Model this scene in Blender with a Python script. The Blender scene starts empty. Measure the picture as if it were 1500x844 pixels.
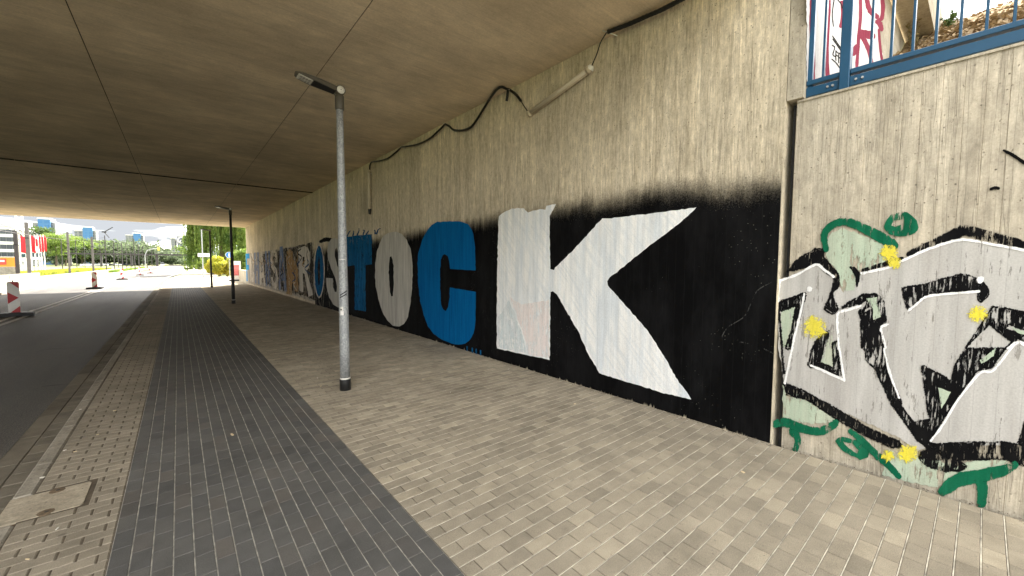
import bpy, bmesh, math, random
import numpy as np
from mathutils import Vector, Matrix
from mathutils.geometry import tessellate_polygon
random.seed(7); rng = np.random.default_rng(7)
S = bpy.context.scene
R = math.radians

# ------------------------------------------------------------------ camera
# World: X towards the mural wall, Y along the road, Z up. Camera recovered from the road, transverse and vertical vanishing points.
FPX, CX, CY, EYE = 580.0, 750.0, 422.0, 1.67
Yd = np.array([261-CX, -(385-CY), -FPX]); Yd /= np.linalg.norm(Yd)
Ud = -np.array([677-CX, -(9600-CY), -FPX]); Ud -= Ud.dot(Yd)*Yd; Ud /= np.linalg.norm(Ud)
Xd = np.cross(Yd, Ud)
RM = np.array([Xd, Yd, Ud]); CAM = np.array([0, 0, EYE])
cam = bpy.data.cameras.new('camera'); cam_o = bpy.data.objects.new('camera', cam)
S.collection.objects.link(cam_o)
cam.sensor_width = 36; cam.lens = FPX/1500*36; cam.clip_start = 0.05; cam.clip_end = 6000
mw = Matrix([list(RM[0])+[0], list(RM[1])+[0], list(RM[2])+[EYE], [0, 0, 0, 1]])
cam_o.matrix_world = mw
S.camera = cam_o
S.render.resolution_x, S.render.resolution_y = 1024, 576

# ------------------------------------------------------------------ light
SUN_EL, SUN_AZ = 41.0, 38.0          # azimuth from +Y towards +X
EXPOSURE = 3.62
SKYX = 5.0
W = bpy.data.worlds.new('World'); S.world = W; W.use_nodes = True
wn, wl = W.node_tree.nodes, W.node_tree.links
bg = wn['Background']; bg.inputs['Strength'].default_value = 0.1
sky = wn.new('ShaderNodeTexSky'); sky.sky_type = 'NISHITA'; sky.sun_disc = False
sky.sun_elevation = R(SUN_EL); sky.sun_rotation = R(SUN_AZ); sky.altitude = 20; sky.dust_density = 1.0
tc = wn.new('ShaderNodeTexCoord')
sep = wn.new('ShaderNodeSeparateXYZ'); wl.new(tc.outputs['Generated'], sep.inputs[0])
mz = wn.new('ShaderNodeMath'); mz.operation = 'MAXIMUM'; wl.new(sep.outputs[2], mz.inputs[0]); mz.inputs[1].default_value = 0.0
az = wn.new('ShaderNodeMath'); az.operation = 'ADD'; wl.new(mz.outputs[0], az.inputs[0]); az.inputs[1].default_value = 0.10
dv = wn.new('ShaderNodeVectorMath'); dv.operation = 'DIVIDE'; wl.new(tc.outputs['Generated'], dv.inputs[0])
cb = wn.new('ShaderNodeCombineXYZ')
for i in range(3): wl.new(az.outputs[0], cb.inputs[i])
wl.new(cb.outputs[0], dv.inputs[1])
so = wn.new('ShaderNodeVectorMath'); so.operation = 'ADD'; wl.new(dv.outputs[0], so.inputs[0]); so.inputs[1].default_value = (SKYX, 4.0, 2.0)
cn = wn.new('ShaderNodeTexNoise'); cn.inputs['Scale'].default_value = 0.75; cn.inputs['Detail'].default_value = 9; cn.inputs['Roughness'].default_value = 0.58
wl.new(so.outputs[0], cn.inputs['Vector'])
cr = wn.new('ShaderNodeMapRange'); cr.inputs['From Min'].default_value = 0.22; cr.inputs['From Max'].default_value = 0.40
wl.new(cn.outputs[0], cr.inputs[0])
cn2 = wn.new('ShaderNodeTexNoise'); cn2.inputs['Scale'].default_value = 0.8; cn2.inputs['Detail'].default_value = 7
wl.new(so.outputs[0], cn2.inputs['Vector'])
cc = wn.new('ShaderNodeValToRGB'); cc.color_ramp.elements[0].position = 0.44; cc.color_ramp.elements[0].color = (0.58, 0.61, 0.65, 1)
cc.color_ramp.elements[1].position = 0.66; cc.color_ramp.elements[1].color = (9.0, 8.85, 8.6, 1)
wl.new(cn2.outputs[0], cc.inputs[0])
cm = wn.new('ShaderNodeMix'); cm.data_type = 'RGBA'
wl.new(cr.outputs[0], cm.inputs[0]); wl.new(sky.outputs[0], cm.inputs[6]); wl.new(cc.outputs[0], cm.inputs[7])
wl.new(cm.outputs[2], bg.inputs['Color'])

sun = bpy.data.lights.new('sun', 'SUN'); sun.energy = 2.7; sun.angle = R(0.6); sun.color = (1, 0.94, 0.85)
sun_o = bpy.data.objects.new('sun', sun); S.collection.objects.link(sun_o)
sd = Vector((math.sin(R(SUN_AZ))*math.cos(R(SUN_EL)), math.cos(R(SUN_AZ))*math.cos(R(SUN_EL)), math.sin(R(SUN_EL))))
sun_o.rotation_euler = sd.to_track_quat('Z', 'Y').to_euler(); sun_o.location = (20, 60, 40)
S.view_settings.view_transform = 'Standard'; S.view_settings.look = 'None'; S.view_settings.gamma = 1
S.view_settings.exposure = EXPOSURE
S.render.engine = 'CYCLES'
S.cycles.max_bounces = 10; S.cycles.diffuse_bounces = 7; S.cycles.transparent_max_bounces = 16

# ------------------------------------------------------------------ pixel helpers (photo pixels, 1500 wide)
def ray(px, py): return RM @ np.array([px-CX, -(py-CY), -FPX])
def on(px, py, ax, v):
    d = ray(px, py); t = (v-CAM[ax])/d[ax]; return CAM+d*t
def gnd(px, py, z=0.0): return on(px, py, 2, z)
def pj(P):
    c = RM.T @ (np.asarray(P, float)-CAM); return CX+FPX*c[0]/-c[2], CY-FPX*c[1]/-c[2], -c[2]

# ------------------------------------------------------------------ object helpers
COL = S.collection
def wloc(o):
    v = Vector((0, 0, 0))
    while o is not None: v = v+o.location; o = o.parent
    return v
def tag(o, label=None, cat=None, group=None, kind=None):
    if label: o['label'] = label
    if cat: o['category'] = cat
    if group: o['group'] = group
    if kind: o['kind'] = kind
    return o
def link(o, parent=None):
    COL.objects.link(o)
    if parent is not None: o.parent = parent
    return o
def thing(name, label, cat, loc=(0, 0, 0), group=None):
    o = bpy.data.objects.new(name, None); o.location = loc; o.empty_display_size = 0.2
    return tag(link(o), label, cat, group)
def mesh_of(name, v, f, mat, smooth=False):
    me = bpy.data.meshes.new(name); me.from_pydata([tuple(map(float, p)) for p in v], [], f)
    if mat: me.materials.append(mat)
    if smooth:
        for p in me.polygons: p.use_smooth = True
    me.update(); return me
def obj(name, v, f, mat, parent=None, smooth=False, kind=None, fade=None):
    """v in world coordinates; re-based on the parent's location"""
    if parent is not None:
        L = wloc(parent)
        if L.length: v = [(p[0]-L.x, p[1]-L.y, p[2]-L.z) for p in v]
    me = mesh_of(name, v, f, mat, smooth)
    if fade is not None:
        a = me.attributes.new('fade', 'FLOAT', 'POINT'); a.data.foreach_set('value', np.asarray(fade, np.float32))
    o = bpy.data.objects.new(name, me); link(o, parent)
    if kind: o['kind'] = kind
    return o
def quads_obj(name, V, mat, parent=None, kind=None, smooth=False):
    """V: (n,4,3) array of quads"""
    n = len(V); V = np.asarray(V, np.float32)
    if parent is not None: V = V-np.array(wloc(parent), np.float32)
    me = bpy.data.meshes.new(name); me.vertices.add(n*4); me.vertices.foreach_set('co', V.reshape(-1))
    me.loops.add(n*4); me.loops.foreach_set('vertex_index', np.arange(n*4, dtype=np.int32))
    me.polygons.add(n); me.polygons.foreach_set('loop_start', np.arange(0, n*4, 4, dtype=np.int32))
    me.materials.append(mat); me.update(calc_edges=True); me.shade_flat()
    o = bpy.data.objects.new(name, me); link(o, parent)
    if kind: o['kind'] = kind
    return o
class MB:
    def __init__(s): s.v = []; s.f = []
    def add(s, v, f):
        b = len(s.v); s.v += [tuple(p) for p in v]; s.f += [tuple(i+b for i in q) for q in f]; return s
    def box(s, x0, x1, y0, y1, z0, z1):
        v = [(x, y, z) for z in (z0, z1) for y in (y0, y1) for x in (x0, x1)]
        return s.add(v, [(0, 2, 3, 1), (4, 5, 7, 6), (0, 1, 5, 4), (2, 6, 7, 3), (0, 4, 6, 2), (1, 3, 7, 5)])
    def bbox(s, x0, x1, y0, y1, z0, z1, b=0.01):
        """box with chamfered edges"""
        bm = bmesh.new(); bmesh.ops.create_cube(bm, size=1)
        for w_ in bm.verts: w_.co = ((x0+x1)/2+w_.co.x*(x1-x0), (y0+y1)/2+w_.co.y*(y1-y0), (z0+z1)/2+w_.co.z*(z1-z0))
        bmesh.ops.bevel(bm, geom=bm.edges[:], offset=b, segments=1, affect='EDGES')
        bm.verts.index_update(); s.add([w_.co[:] for w_ in bm.verts], [[w_.index for w_ in fc.verts] for fc in bm.faces]); bm.free(); return s
    def tube(s, pts, rad, n=8, caps=True):
        pts = [Vector(p) for p in pts]; m = len(pts)
        rad = rad if hasattr(rad, '__len__') else [rad]*m
        b = len(s.v); u = None
        for i, p in enumerate(pts):
            d = (pts[min(i+1, m-1)]-pts[max(i-1, 0)]).normalized()
            if u is None: u = d.orthogonal().normalized()
            else:
                u = u-d*u.dot(d)
                u = u.normalized() if u.length > 1e-6 else d.orthogonal().normalized()
            w_ = d.cross(u)
            for k in range(n):
                a = 2*math.pi*k/n; q = p+(u*math.cos(a)+w_*math.sin(a))*rad[i]; s.v.append(q[:])
        for i in range(m-1):
            for k in range(n):
                k2 = (k+1) % n; s.f.append((b+i*n+k, b+i*n+k2, b+(i+1)*n+k2, b+(i+1)*n+k))
        if caps:
            s.f.append(tuple(b+k for k in reversed(range(n)))); s.f.append(tuple(b+(m-1)*n+k for k in range(n)))
        return s
    def lathe(s, c, prof, n=16):
        """prof: list of (r,z) relative to c"""
        b = len(s.v)
        for r, z in prof:
            for k in range(n):
                a = 2*math.pi*k/n; s.v.append((c[0]+r*math.cos(a), c[1]+r*math.sin(a), c[2]+z))
        for i in range(len(prof)-1):
            for k in range(n):
                k2 = (k+1) % n; s.f.append((b+i*n+k, b+i*n+k2, b+(i+1)*n+k2, b+(i+1)*n+k))
        s.f.append(tuple(b+k for k in reversed(range(n)))); s.f.append(tuple(b+(len(prof)-1)*n+k for k in range(n)))
        return s
    def prism(s, poly, ax, a, b_):
        """extrude polygon (2D in the two other axes, in order) along axis ax from a to b_"""
        def mk(p, t):
            q = list(p); q.insert(ax, t); return tuple(q)
        n = len(poly); v = [mk(p, a) for p in poly]+[mk(p, b_) for p in poly]
        f = [tuple(range(n)), tuple(range(2*n-1, n-1, -1))]+[(i, i+n, (i+1) % n+n, (i+1) % n) for i in range(n)]
        return s.add(v, f)
    def build(s, name, mat, parent=None, smooth=False, kind=None): return obj(name, s.v, s.f, mat, parent, smooth, kind)
def copy_tree(o, parent=None):
    c = o.copy(); COL.objects.link(c); c.parent = parent
    for ch in o.children: copy_tree(ch, c)
    return c

# ------------------------------------------------------------------ material helpers
class NT:
    def __init__(s, name, rough=0.8, spec=0.3):
        s.m = bpy.data.materials.new(name); s.m.use_nodes = True
        s.n = s.m.node_tree.nodes; s.l = s.m.node_tree.links; s.b = s.n['Principled BSDF']
        s.b.inputs['Roughness'].default_value = rough; s.b.inputs['Specular IOR Level'].default_value = spec
        s.out = s.n['Material Output']
    def nd(s, typ, ins=None, **props):
        n = s.n.new('ShaderNode'+typ)
        for k, v in props.items(): setattr(n, k, v)
        for k, v in (ins or {}).items():
            if hasattr(v, 'is_output'): s.l.new(v, n.inputs[k])
            else: n.inputs[k].default_value = v
        return n
    def pos(s, scale=(1, 1, 1), off=(0, 0, 0)):
        g = s.nd('NewGeometry'); m = s.nd('Mapping', {'Vector': g.outputs['Position'], 'Scale': scale, 'Location': off}); return m.outputs[0]
    def opos(s, scale=(1, 1, 1)):
        g = s.nd('TexCoord'); m = s.nd('Mapping', {'Vector': g.outputs['Object'], 'Scale': scale}); return m.outputs[0]
    def noise(s, vec, scale, detail=4, rough=0.55): return s.nd('TexNoise', {'Vector': vec, 'Scale': scale, 'Detail': detail, 'Roughness': rough}).outputs[0]
    def rng(s, v, a, b, c=0.0, d=1.0, smooth=False):
        n = s.nd('MapRange', {0: v, 1: a, 2: b, 3: c, 4: d})
        if smooth: n.interpolation_type = 'SMOOTHSTEP'
        return n.outputs[0]
    def mix(s, f, a, b, mode='MIX'):
        n = s.nd('Mix', data_type='RGBA', blend_type=mode)
        for i, v in ((0, f), (6, a), (7, b)):
            if hasattr(v, 'is_output'): s.l.new(v, n.inputs[i])
            else: n.inputs[i].default_value = v if i == 0 or len(v) == 4 else (*v, 1)
        return n.outputs[2]
    def math(s, op, a, b=0.0):
        n = s.nd('Math', operation=op)
        for i, v in enumerate((a, b)):
            if hasattr(v, 'is_output'): s.l.new(v, n.inputs[i])
            else: n.inputs[i].default_value = v
        return n.outputs[0]
    def scale(s, col, f):
        n = s.nd('VectorMath', operation='SCALE')
        if hasattr(col, 'is_output'): s.l.new(col, n.inputs[0])
        else: n.inputs[0].default_value = col[:3]
        if hasattr(f, 'is_output'): s.l.new(f, n.inputs['Scale'])
        else: n.inputs['Scale'].default_value = f
        return n.outputs[0]
    def base(s, c):
        if hasattr(c, 'is_output'): s.l.new(c, s.b.inputs['Base Color'])
        else: s.b.inputs['Base Color'].default_value = (*c, 1)
        return s
    def rough(s, r): s.l.new(r, s.b.inputs['Roughness']); return s
    def bump(s, h, dist=0.002, st=0.6):
        n = s.nd('Bump', {'Height': h, 'Distance': dist, 'Strength': st}); s.l.new(n.outputs[0], s.b.inputs['Normal']); return s
    def alpha(s, a):
        t = s.nd('BsdfTransparent'); m = s.nd('MixShader')
        s.l.new(a, m.inputs[0]); s.l.new(t.outputs[0], m.inputs[1]); s.l.new(s.b.outputs[0], m.inputs[2]); s.l.new(m.outputs[0], s.out.inputs[0]); return s
def plain(name, c, rough=0.6, metal=0.0, var=0.12, sc=6.0):
    t = NT(name, rough); t.b.inputs['Metallic'].default_value = metal
    n = t.noise(t.opos(), sc, 5); t.base(t.scale(c, t.rng(n, 0.3, 0.7, 1-var, 1+var)))
    t.rough(t.rng(n, 0.3, 0.7, rough*0.85, min(1, rough*1.15))); return t.m

def concrete(name, ca, cb_, stretch, pores=True, dirt=0.35, streak=0.5, board=None, fine=60):
    """stretch: mapping scale that is small along the grain direction"""
    t = NT(name, 0.95, 0.06)
    p = t.pos(); ps = t.pos(stretch)
    n1 = t.noise(ps, 1.0, 6, 0.62); n2 = t.noise(p, 0.9, 4, 0.5); n3 = t.noise(p, fine, 4, 0.7)
    n4 = t.noise(t.pos(tuple(3.1*k for k in stretch)), 1.0, 4, 0.65)
    c = t.mix(t.rng(n1, 0.32, 0.68), ca, cb_)
    c = t.scale(c, t.rng(n4, 0.25, 0.75, 1-streak*0.35, 1+streak*0.35))
    c = t.scale(c, t.rng(n2, 0.25, 0.75, 1-dirt*0.5, 1+dirt*0.4))
    c = t.scale(c, t.rng(n3, 0.2, 0.8, 0.84, 1.14))
    h = t.math('ADD', t.math('MULTIPLY', n3, 0.4), t.math('MULTIPLY', n4, 0.8))
    if pores:
        rd = t.noise(t.pos((0.0, 17, 0.38), (0, 5, 0)), 1.0, 3, 0.6); rl = t.math('ABSOLUTE', t.math('SUBTRACT', rd, 0.5)); c = t.scale(c, t.rng(rl, 0.004, 0.016, 1-0.17*streak/0.6, 1.0)); h = t.math('SUBTRACT', h, t.rng(rl, 0.004, 0.016, 0.9, 0.0))
        re_ = t.noise(t.pos((0.0, 25, 0.7), (0, 9, 3)), 1.0, 3, 0.6); el = t.math('ABSOLUTE', t.math('SUBTRACT', re_, 0.5)); c = t.scale(c, t.rng(el, 0.003, 0.02, 1+0.14*streak/0.6, 1.0))
        mo = t.noise(t.pos((1, 1, 0.6)), 15, 7, 0.8); c = t.scale(c, t.rng(mo, 0.32, 0.68, 0.82, 1.32)); pit = t.rng(t.noise(t.pos((1, 1.3, 0.8), (2, 2, 2)), 42, 3, 0.6), 0.66, 0.72, 0.0, 0.6); c = t.mix(pit, c, (0.10, 0.085, 0.06)); sc_ = t.rng(t.noise(t.pos((1, 1.5, 0.7), (7, 1, 5)), 20, 5, 0.7), 0.64, 0.72, 0.0, 0.35); c = t.mix(sc_, c, (0.62, 0.57, 0.46)); h = t.math('SUBTRACT', h, pit); h = t.math('ADD', h, t.math('MULTIPLY', mo, 1.2))
        n5 = t.noise(t.pos(tuple(k*5.5 for k in stretch)), 1.0, 4, 0.7); c = t.scale(c, t.rng(n5, 0.36, 0.64, 1-0.14*streak/0.6, 1+0.12*streak/0.6)); h = t.math('ADD', h, t.math('MULTIPLY', n5, 0.8))
    else:
        n6 = t.noise(p, 0.45, 6, 0.65); c = t.scale(c, t.rng(n6, 0.35, 0.66, 0.90, 1.14)); n7 = t.noise(t.pos((1.0, 2.6, 1)), 3.0, 8, 0.8); c = t.scale(c, t.rng(n7, 0.35, 0.68, 1.10, 0.90))
        rd = t.noise(t.pos((0.12, 5.5, 1)), 1.0, 4, 0.65); rl = t.math('ABSOLUTE', t.math('SUBTRACT', rd, 0.5)); c = t.scale(c, t.rng(rl, 0.003, 0.02, 0.91, 1.0)); re_ = t.noise(t.pos((0.3, 8, 1), (4, 2, 1)), 1.0, 4, 0.7); c = t.scale(c, t.rng(re_, 0.60, 0.70, 1.0, 1.09))
    if board:
        sp = t.nd('SeparateXYZ', {0: p}); fl = t.math('FLOOR', t.math('DIVIDE', sp.outputs[board[0]], board[1]))
        wn_ = t.nd('TexWhiteNoise', {'W': fl}, noise_dimensions='1D').outputs[0]
        c = t.scale(c, t.rng(wn_, 0, 1, 1-board[2], 1+board[2]))
    if pores:
        v = t.nd('TexVoronoi', {'Vector': p, 'Scale': 22.0, 'Randomness': 1.0}).outputs[0]
        msk = t.rng(t.noise(p, 9, 3), 0.44, 0.56)
        hole = t.math('MULTIPLY', t.rng(v, 0.07, 0.16, 1.0, 0.0), msk)
        c = t.mix(t.math('MULTIPLY', hole, 0.7), c, (0.06, 0.052, 0.04))
        h = t.math('SUBTRACT', h, t.math('MULTIPLY', hole, 1.5))
    t.base(c); t.bump(h, 0.004, 0.55); return t.m

def paint(name, col, col2=None, wear=0.0, stretch=(1, 16, 1.1), streak=0.16, rough=0.55, dirs=None, soft=False, wthr=0.56, wscale=1.0):
    t = NT(name, 0.92, 0.03)
    p = t.pos(); ps = t.pos(stretch)
    n1 = t.noise(ps, 1.0, 6, 0.65); n2 = t.noise(t.pos((1, 7, 0.9)), 1.3, 5); nf = t.noise(p, 90, 3)
    c = t.mix(t.rng(n2, 0.42, 0.66), col, col2 or col)
    if dirs:
        m1 = t.nd('Mapping', {'Vector': p, 'Rotation': dirs}).outputs[0]; nd_ = t.noise(t.nd('Mapping', {'Vector': m1, 'Scale': (1, 24, 1.3)}).outputs[0], 1.0, 5, 0.6)
        c = t.mix(t.math('MULTIPLY', t.rng(nd_, 0.48, 0.62), 0.6), c, col2 or col)
    c = t.scale(c, t.rng(n1, 0.3, 0.7, 1-streak, 1+streak)); c = t.scale(c, t.rng(nf, 0.2, 0.8, 0.86, 1.14))
    # faint joints of the board formwork show through the paint
    sp = t.nd('SeparateXYZ', {0: p}); fr = t.math('FRACT', t.math('DIVIDE', sp.outputs[1], 0.104)); ln = t.rng(t.math('ABSOLUTE', t.math('SUBTRACT', fr, 0.5)), 0.47, 0.495, 0.0, 1.0)
    c = t.scale(c, t.rng(ln, 0, 1, 1.0, 0.85))
    t.base(c); t.bump(t.math('ADD', t.math('MULTIPLY', n1, 0.8), t.math('MULTIPLY', nf, 0.4)), 0.003, 0.5)
    fa = t.nd('Attribute', attribute_name='fade').outputs['Fac']
    sc = t.noise(t.pos(tuple(k*wscale for k in (1, 42, 5.0))), 1.0, 5, 0.7); sb = t.noise(p, 5, 3)
    scr = t.rng(t.math('ADD', t.math('MULTIPLY', sc, 0.7), t.math('MULTIPLY', sb, 0.3)), wthr, wthr+0.05)
    a = t.math('SUBTRACT', fa, t.math('MULTIPLY', scr, wear))
    if soft: a = t.math('ADD', a, t.rng(t.noise(p, 60, 3, 0.8), 0.25, 0.75, -0.28, 0.28))
    t.alpha(t.rng(a, 0.30, 0.70, smooth=True)); return t.m

def paver_mat(name, c1, c2, c3, src, spots=0.5, rough=0.85):
    t = NT(name, rough, 0.22 if 'dark' in name else 0.05); p = t.pos()
    r = t.nd('ObjectInfo').outputs['Random'] if src == 'obj' else t.nd('NewGeometry').outputs['Random Per Island']
    c = t.mix(r, c1, c2)
    r2 = t.math('FRACT', t.math('MULTIPLY', r, 37.7)); c = t.mix(t.rng(r2, 0.72, 1.0, 0, 0.8), c, c3)
    r3 = t.math('FRACT', t.math('MULTIPLY', r, 91.3)); c = t.scale(c, t.rng(r3, 0, 1, 0.92, 1.08))
    n = t.noise(p, 7, 4); n2 = t.noise(p, 170, 3, 0.85); n3 = t.noise(p, 0.8, 4); n4 = t.noise(p, 24, 4)
    c = t.scale(c, t.rng(n3, 0.3, 0.7, 0.86, 1.12)); c = t.scale(c, t.rng(n2, 0.3, 0.7, 0.72, 1.30)); c = t.scale(c, t.rng(n, 0.3, 0.7, 0.9, 1.1))
    c = t.mix(t.rng(n4, 0.66, 0.74, 0, spots), c, (0.10, 0.085, 0.065))
    gm = t.nd('TexVoronoi', {'Vector': p, 'Scale': 2.6}); gs = t.rng(t.math('ADD', gm.outputs['Distance'], t.rng(n4, 0.3, 0.7, -0.012, 0.012)), 0.035, 0.055, 0.55, 0.0)
    c = t.mix(t.math('MULTIPLY', gs, t.rng(t.noise(p, 1.1, 2), 0.48, 0.6)), c, (0.07, 0.06, 0.05))
    st_ = t.noise(t.pos((1, 1, 1), (3, 7, 0)), 1.7, 6, 0.7); c = t.scale(c, t.rng(st_, 0.5, 0.72, 1.0, 0.74))
    t.base(c); t.bump(t.math('ADD', n2, t.math('MULTIPLY', n4, 0.7)), 0.002, 0.5); return t.m

def leaf_mat(name, c1, c2, c3):
    t = NT(name, 0.6, 0.3); r = t.nd('NewGeometry').outputs['Random Per Island']
    c = t.mix(r, c1, c2); c = t.mix(t.rng(t.noise(t.pos(), 0.7, 3), 0.45, 0.65), c, c3)
    t.base(c); tr = t.nd('BsdfTranslucent'); t.l.new(c, tr.inputs[0]); m = t.nd('MixShader', {0: 0.5})
    t.l.new(t.b.outputs[0], m.inputs[1]); t.l.new(tr.outputs[0], m.inputs[2]); t.l.new(m.outputs[0], t.out.inputs[0]); return t.m

# concrete is warm grey-buff
CWALL = concrete('concrete_board_wall', (0.61, 0.54, 0.41), (0.49, 0.425, 0.31), (1, 8, 1.0), board=(1, 0.104, 0.10), streak=0.6, dirt=0.45)
CWING = concrete('concrete_wing', (0.45, 0.405, 0.32), (0.35, 0.31, 0.24), (1, 7, 0.5), board=(1, 0.104, 0.06), streak=0.4, dirt=0.3)
CSOFF = concrete('concrete_soffit', (0.71, 0.595, 0.43), (0.61, 0.50, 0.355), (1.2, 3.0, 1), pores=False, dirt=0.22, streak=0.14, fine=40)
CPLAIN = concrete('concrete_plain', (0.42, 0.38, 0.30), (0.34, 0.30, 0.23), (1.5, 1.5, 0.6), dirt=0.3, streak=0.3)
CKERB = concrete('concrete_kerb', (0.30, 0.275, 0.225), (0.23, 0.205, 0.165), (1.5, 0.4, 1), dirt=0.4, streak=0.5)
CBASE = concrete('concrete_base_strip', (0.40, 0.36, 0.29), (0.25, 0.22, 0.17), (5, 2.5, 1), dirt=0.6)
CBAR = concrete('concrete_barrier', (0.26, 0.24, 0.205), (0.19, 0.175, 0.145), (1, 1, 1), dirt=0.3)
BEIGE = [paver_mat('beige_paver_'+s_, (0.325, 0.283, 0.215), (0.265, 0.232, 0.178), (0.385, 0.335, 0.25), s_, 0.55) for s_ in ('obj', 'isl')]
DARK = [paver_mat('dark_paver_'+s_, (0.105, 0.101, 0.093), (0.086, 0.084, 0.08), (0.112, 0.101, 0.089), s_, 0.3, 0.75) for s_ in ('obj', 'isl')]
BUFF = [paver_mat('buff_paver_'+s_, (0.25, 0.218, 0.168), (0.225, 0.196, 0.15), (0.275, 0.242, 0.187), s_, 0.3) for s_ in ('obj', 'isl')]
GUT = [paver_mat('gutter_stone_'+s_, (0.17, 0.15, 0.118), (0.13, 0.115, 0.09), (0.20, 0.175, 0.135), s_, 0.4) for s_ in ('obj', 'isl')]
SAND = plain('joint_sand', (0.50, 0.46, 0.375), 0.95, var=0.55, sc=9)
SANDD = plain('joint_sand_grey', (0.34, 0.32, 0.275), 0.95, var=0.5, sc=14)
DIRTJ = plain('joint_dirt', (0.085, 0.068, 0.048), 0.95, var=0.4, sc=20)
t = NT('asphalt', 0.62, 0.35); p_ = t.pos(); v_ = t.nd('TexVoronoi', {'Vector': p_, 'Scale': 95.0}); nb_ = t.noise(t.pos((1, 0.12, 1)), 1.2, 5); na_ = t.noise(p_, 140, 3)
c_ = t.mix(t.rng(v_.outputs['Distance'], 0.1, 0.6), (0.125, 0.108, 0.084), (0.032, 0.029, 0.025))
c_ = t.scale(c_, t.rng(nb_, 0.35, 0.65, 0.6, 1.4)); c_ = t.scale(c_, t.rng(na_, 0.3, 0.7, 0.75, 1.25)); t.base(c_); t.bump(t.math('ADD', v_.outputs['Distance'], na_), 0.004, 0.8); ASPH = t.m
t = NT('road_paint', 0.7); n_ = t.noise(t.pos(), 30, 4); t.base(t.mix(t.rng(n_, 0.5, 0.72), (0.66, 0.65, 0.62), (0.25, 0.24, 0.22))); LINE = t.m
t = NT('grass_ground', 0.95); p_ = t.pos(); n_ = t.noise(p_, 0.25, 5); n2_ = t.noise(p_, 6, 4)
t.base(t.scale(t.mix(t.rng(n_, 0.4, 0.62), (0.075, 0.115, 0.025), (0.16, 0.15, 0.05)), t.rng(n2_, 0.3, 0.7, 0.7, 1.3))); GRASSG = t.m
t = NT('soil_mulch', 0.95); p_ = t.pos(); n_ = t.noise(p_, 3, 5); n2_ = t.noise(p_, 45, 4)
t.base(t.scale(t.mix(t.rng(n_, 0.35, 0.65), (0.30, 0.22, 0.125), (0.17, 0.12, 0.065)), t.rng(n2_, 0.3, 0.7, 0.6, 1.35))); t.bump(n2_, 0.03, 0.8); SOIL = t.m
t = NT('bark_chip', 0.9); r_ = t.nd('NewGeometry').outputs['Random Per Island']; t.base(t.mix(r_, (0.42, 0.32, 0.19), (0.17, 0.115, 0.06))); CHIP = t.m
t = NT('galvanised', 0.6); t.b.inputs['Metallic'].default_value = 0.35; v_ = t.nd('TexVoronoi', {'Vector': t.pos((1, 1, 0.6)), 'Scale': 55.0}); n_ = t.noise(t.pos(), 60, 4)
t.base(t.scale(t.mix(v_.outputs['Color'], (0.24, 0.255, 0.26), (0.42, 0.43, 0.43)), t.rng(n_, 0.3, 0.7, 0.7, 1.25))); t.rough(t.rng(n_, 0.3, 0.7, 0.5, 0.75)); GALV = t.m
BLACKP = plain('black_plastic', (0.012, 0.012, 0.012), 0.5, var=0.3)
DGREY = plain('anthracite_paint', (0.022, 0.022, 0.023), 0.45)
BROWNG = plain('bronze_housing', (0.075, 0.066, 0.05), 0.45)
WHITEP = plain('white_plastic', (0.66, 0.64, 0.58), 0.45, var=0.08)
CREAM = plain('aged_plastic', (0.48, 0.41, 0.30), 0.4, var=0.15)
t = NT('tube_diffuser', 0.3, 0.5); t.base((0.62, 0.55, 0.42)); t.b.inputs['Transmission Weight'].default_value = 0.25; DIFF = t.m
LED = plain('led_lens', (0.62, 0.60, 0.54), 0.25, var=0.15, sc=60)
BLUEM = plain('blue_steel_paint', (0.014, 0.068, 0.135), 0.38, var=0.10, sc=3)
STEEL = plain('zinc_bolt', (0.6, 0.6, 0.6), 0.35, 0.8)
RUBBER = plain('joint_seal_rubber', (0.018, 0.018, 0.018), 0.7)
SIGNR = plain('signal_red', (0.42, 0.022, 0.026), 0.4, var=0.1)
SIGNW = plain('signal_white', (0.72, 0.70, 0.66), 0.4, var=0.08)
SIGNB = plain('signal_blue', (0.03, 0.15, 0.5), 0.4, var=0.05)
POSTG = plain('mast_grey', (0.10, 0.092, 0.085), 0.6, var=0.2, sc=2)
POSTD = plain('mast_dark', (0.04, 0.036, 0.036), 0.6, var=0.2, sc=2)
GLASS = plain('dark_glass', (0.05, 0.06, 0.07), 0.12)
BARK = plain('tree_bark', (0.09, 0.07, 0.05), 0.9, var=0.3)
WILLOW = leaf_mat('willow_leaf', (0.11, 0.18, 0.03), (0.19, 0.24, 0.05), (0.06, 0.11, 0.02))
YBUSH = leaf_mat('yellow_bush_leaf', (0.40, 0.36, 0.03), (0.26, 0.30, 0.04), (0.45, 0.36, 0.04))
GLEAF = leaf_mat('green_leaf', (0.06, 0.105, 0.025), (0.10, 0.145, 0.04), (0.045, 0.08, 0.022))
LLEAF = leaf_mat('light_green_leaf', (0.13, 0.20, 0.035), (0.18, 0.23, 0.05), (0.09, 0.15, 0.03))
FARL = leaf_mat('hazed_far_leaf', (0.085, 0.115, 0.06), (0.11, 0.14, 0.075), (0.065, 0.09, 0.05))  # far wood leaves paled and greyed, distance haze put into their colour

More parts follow.
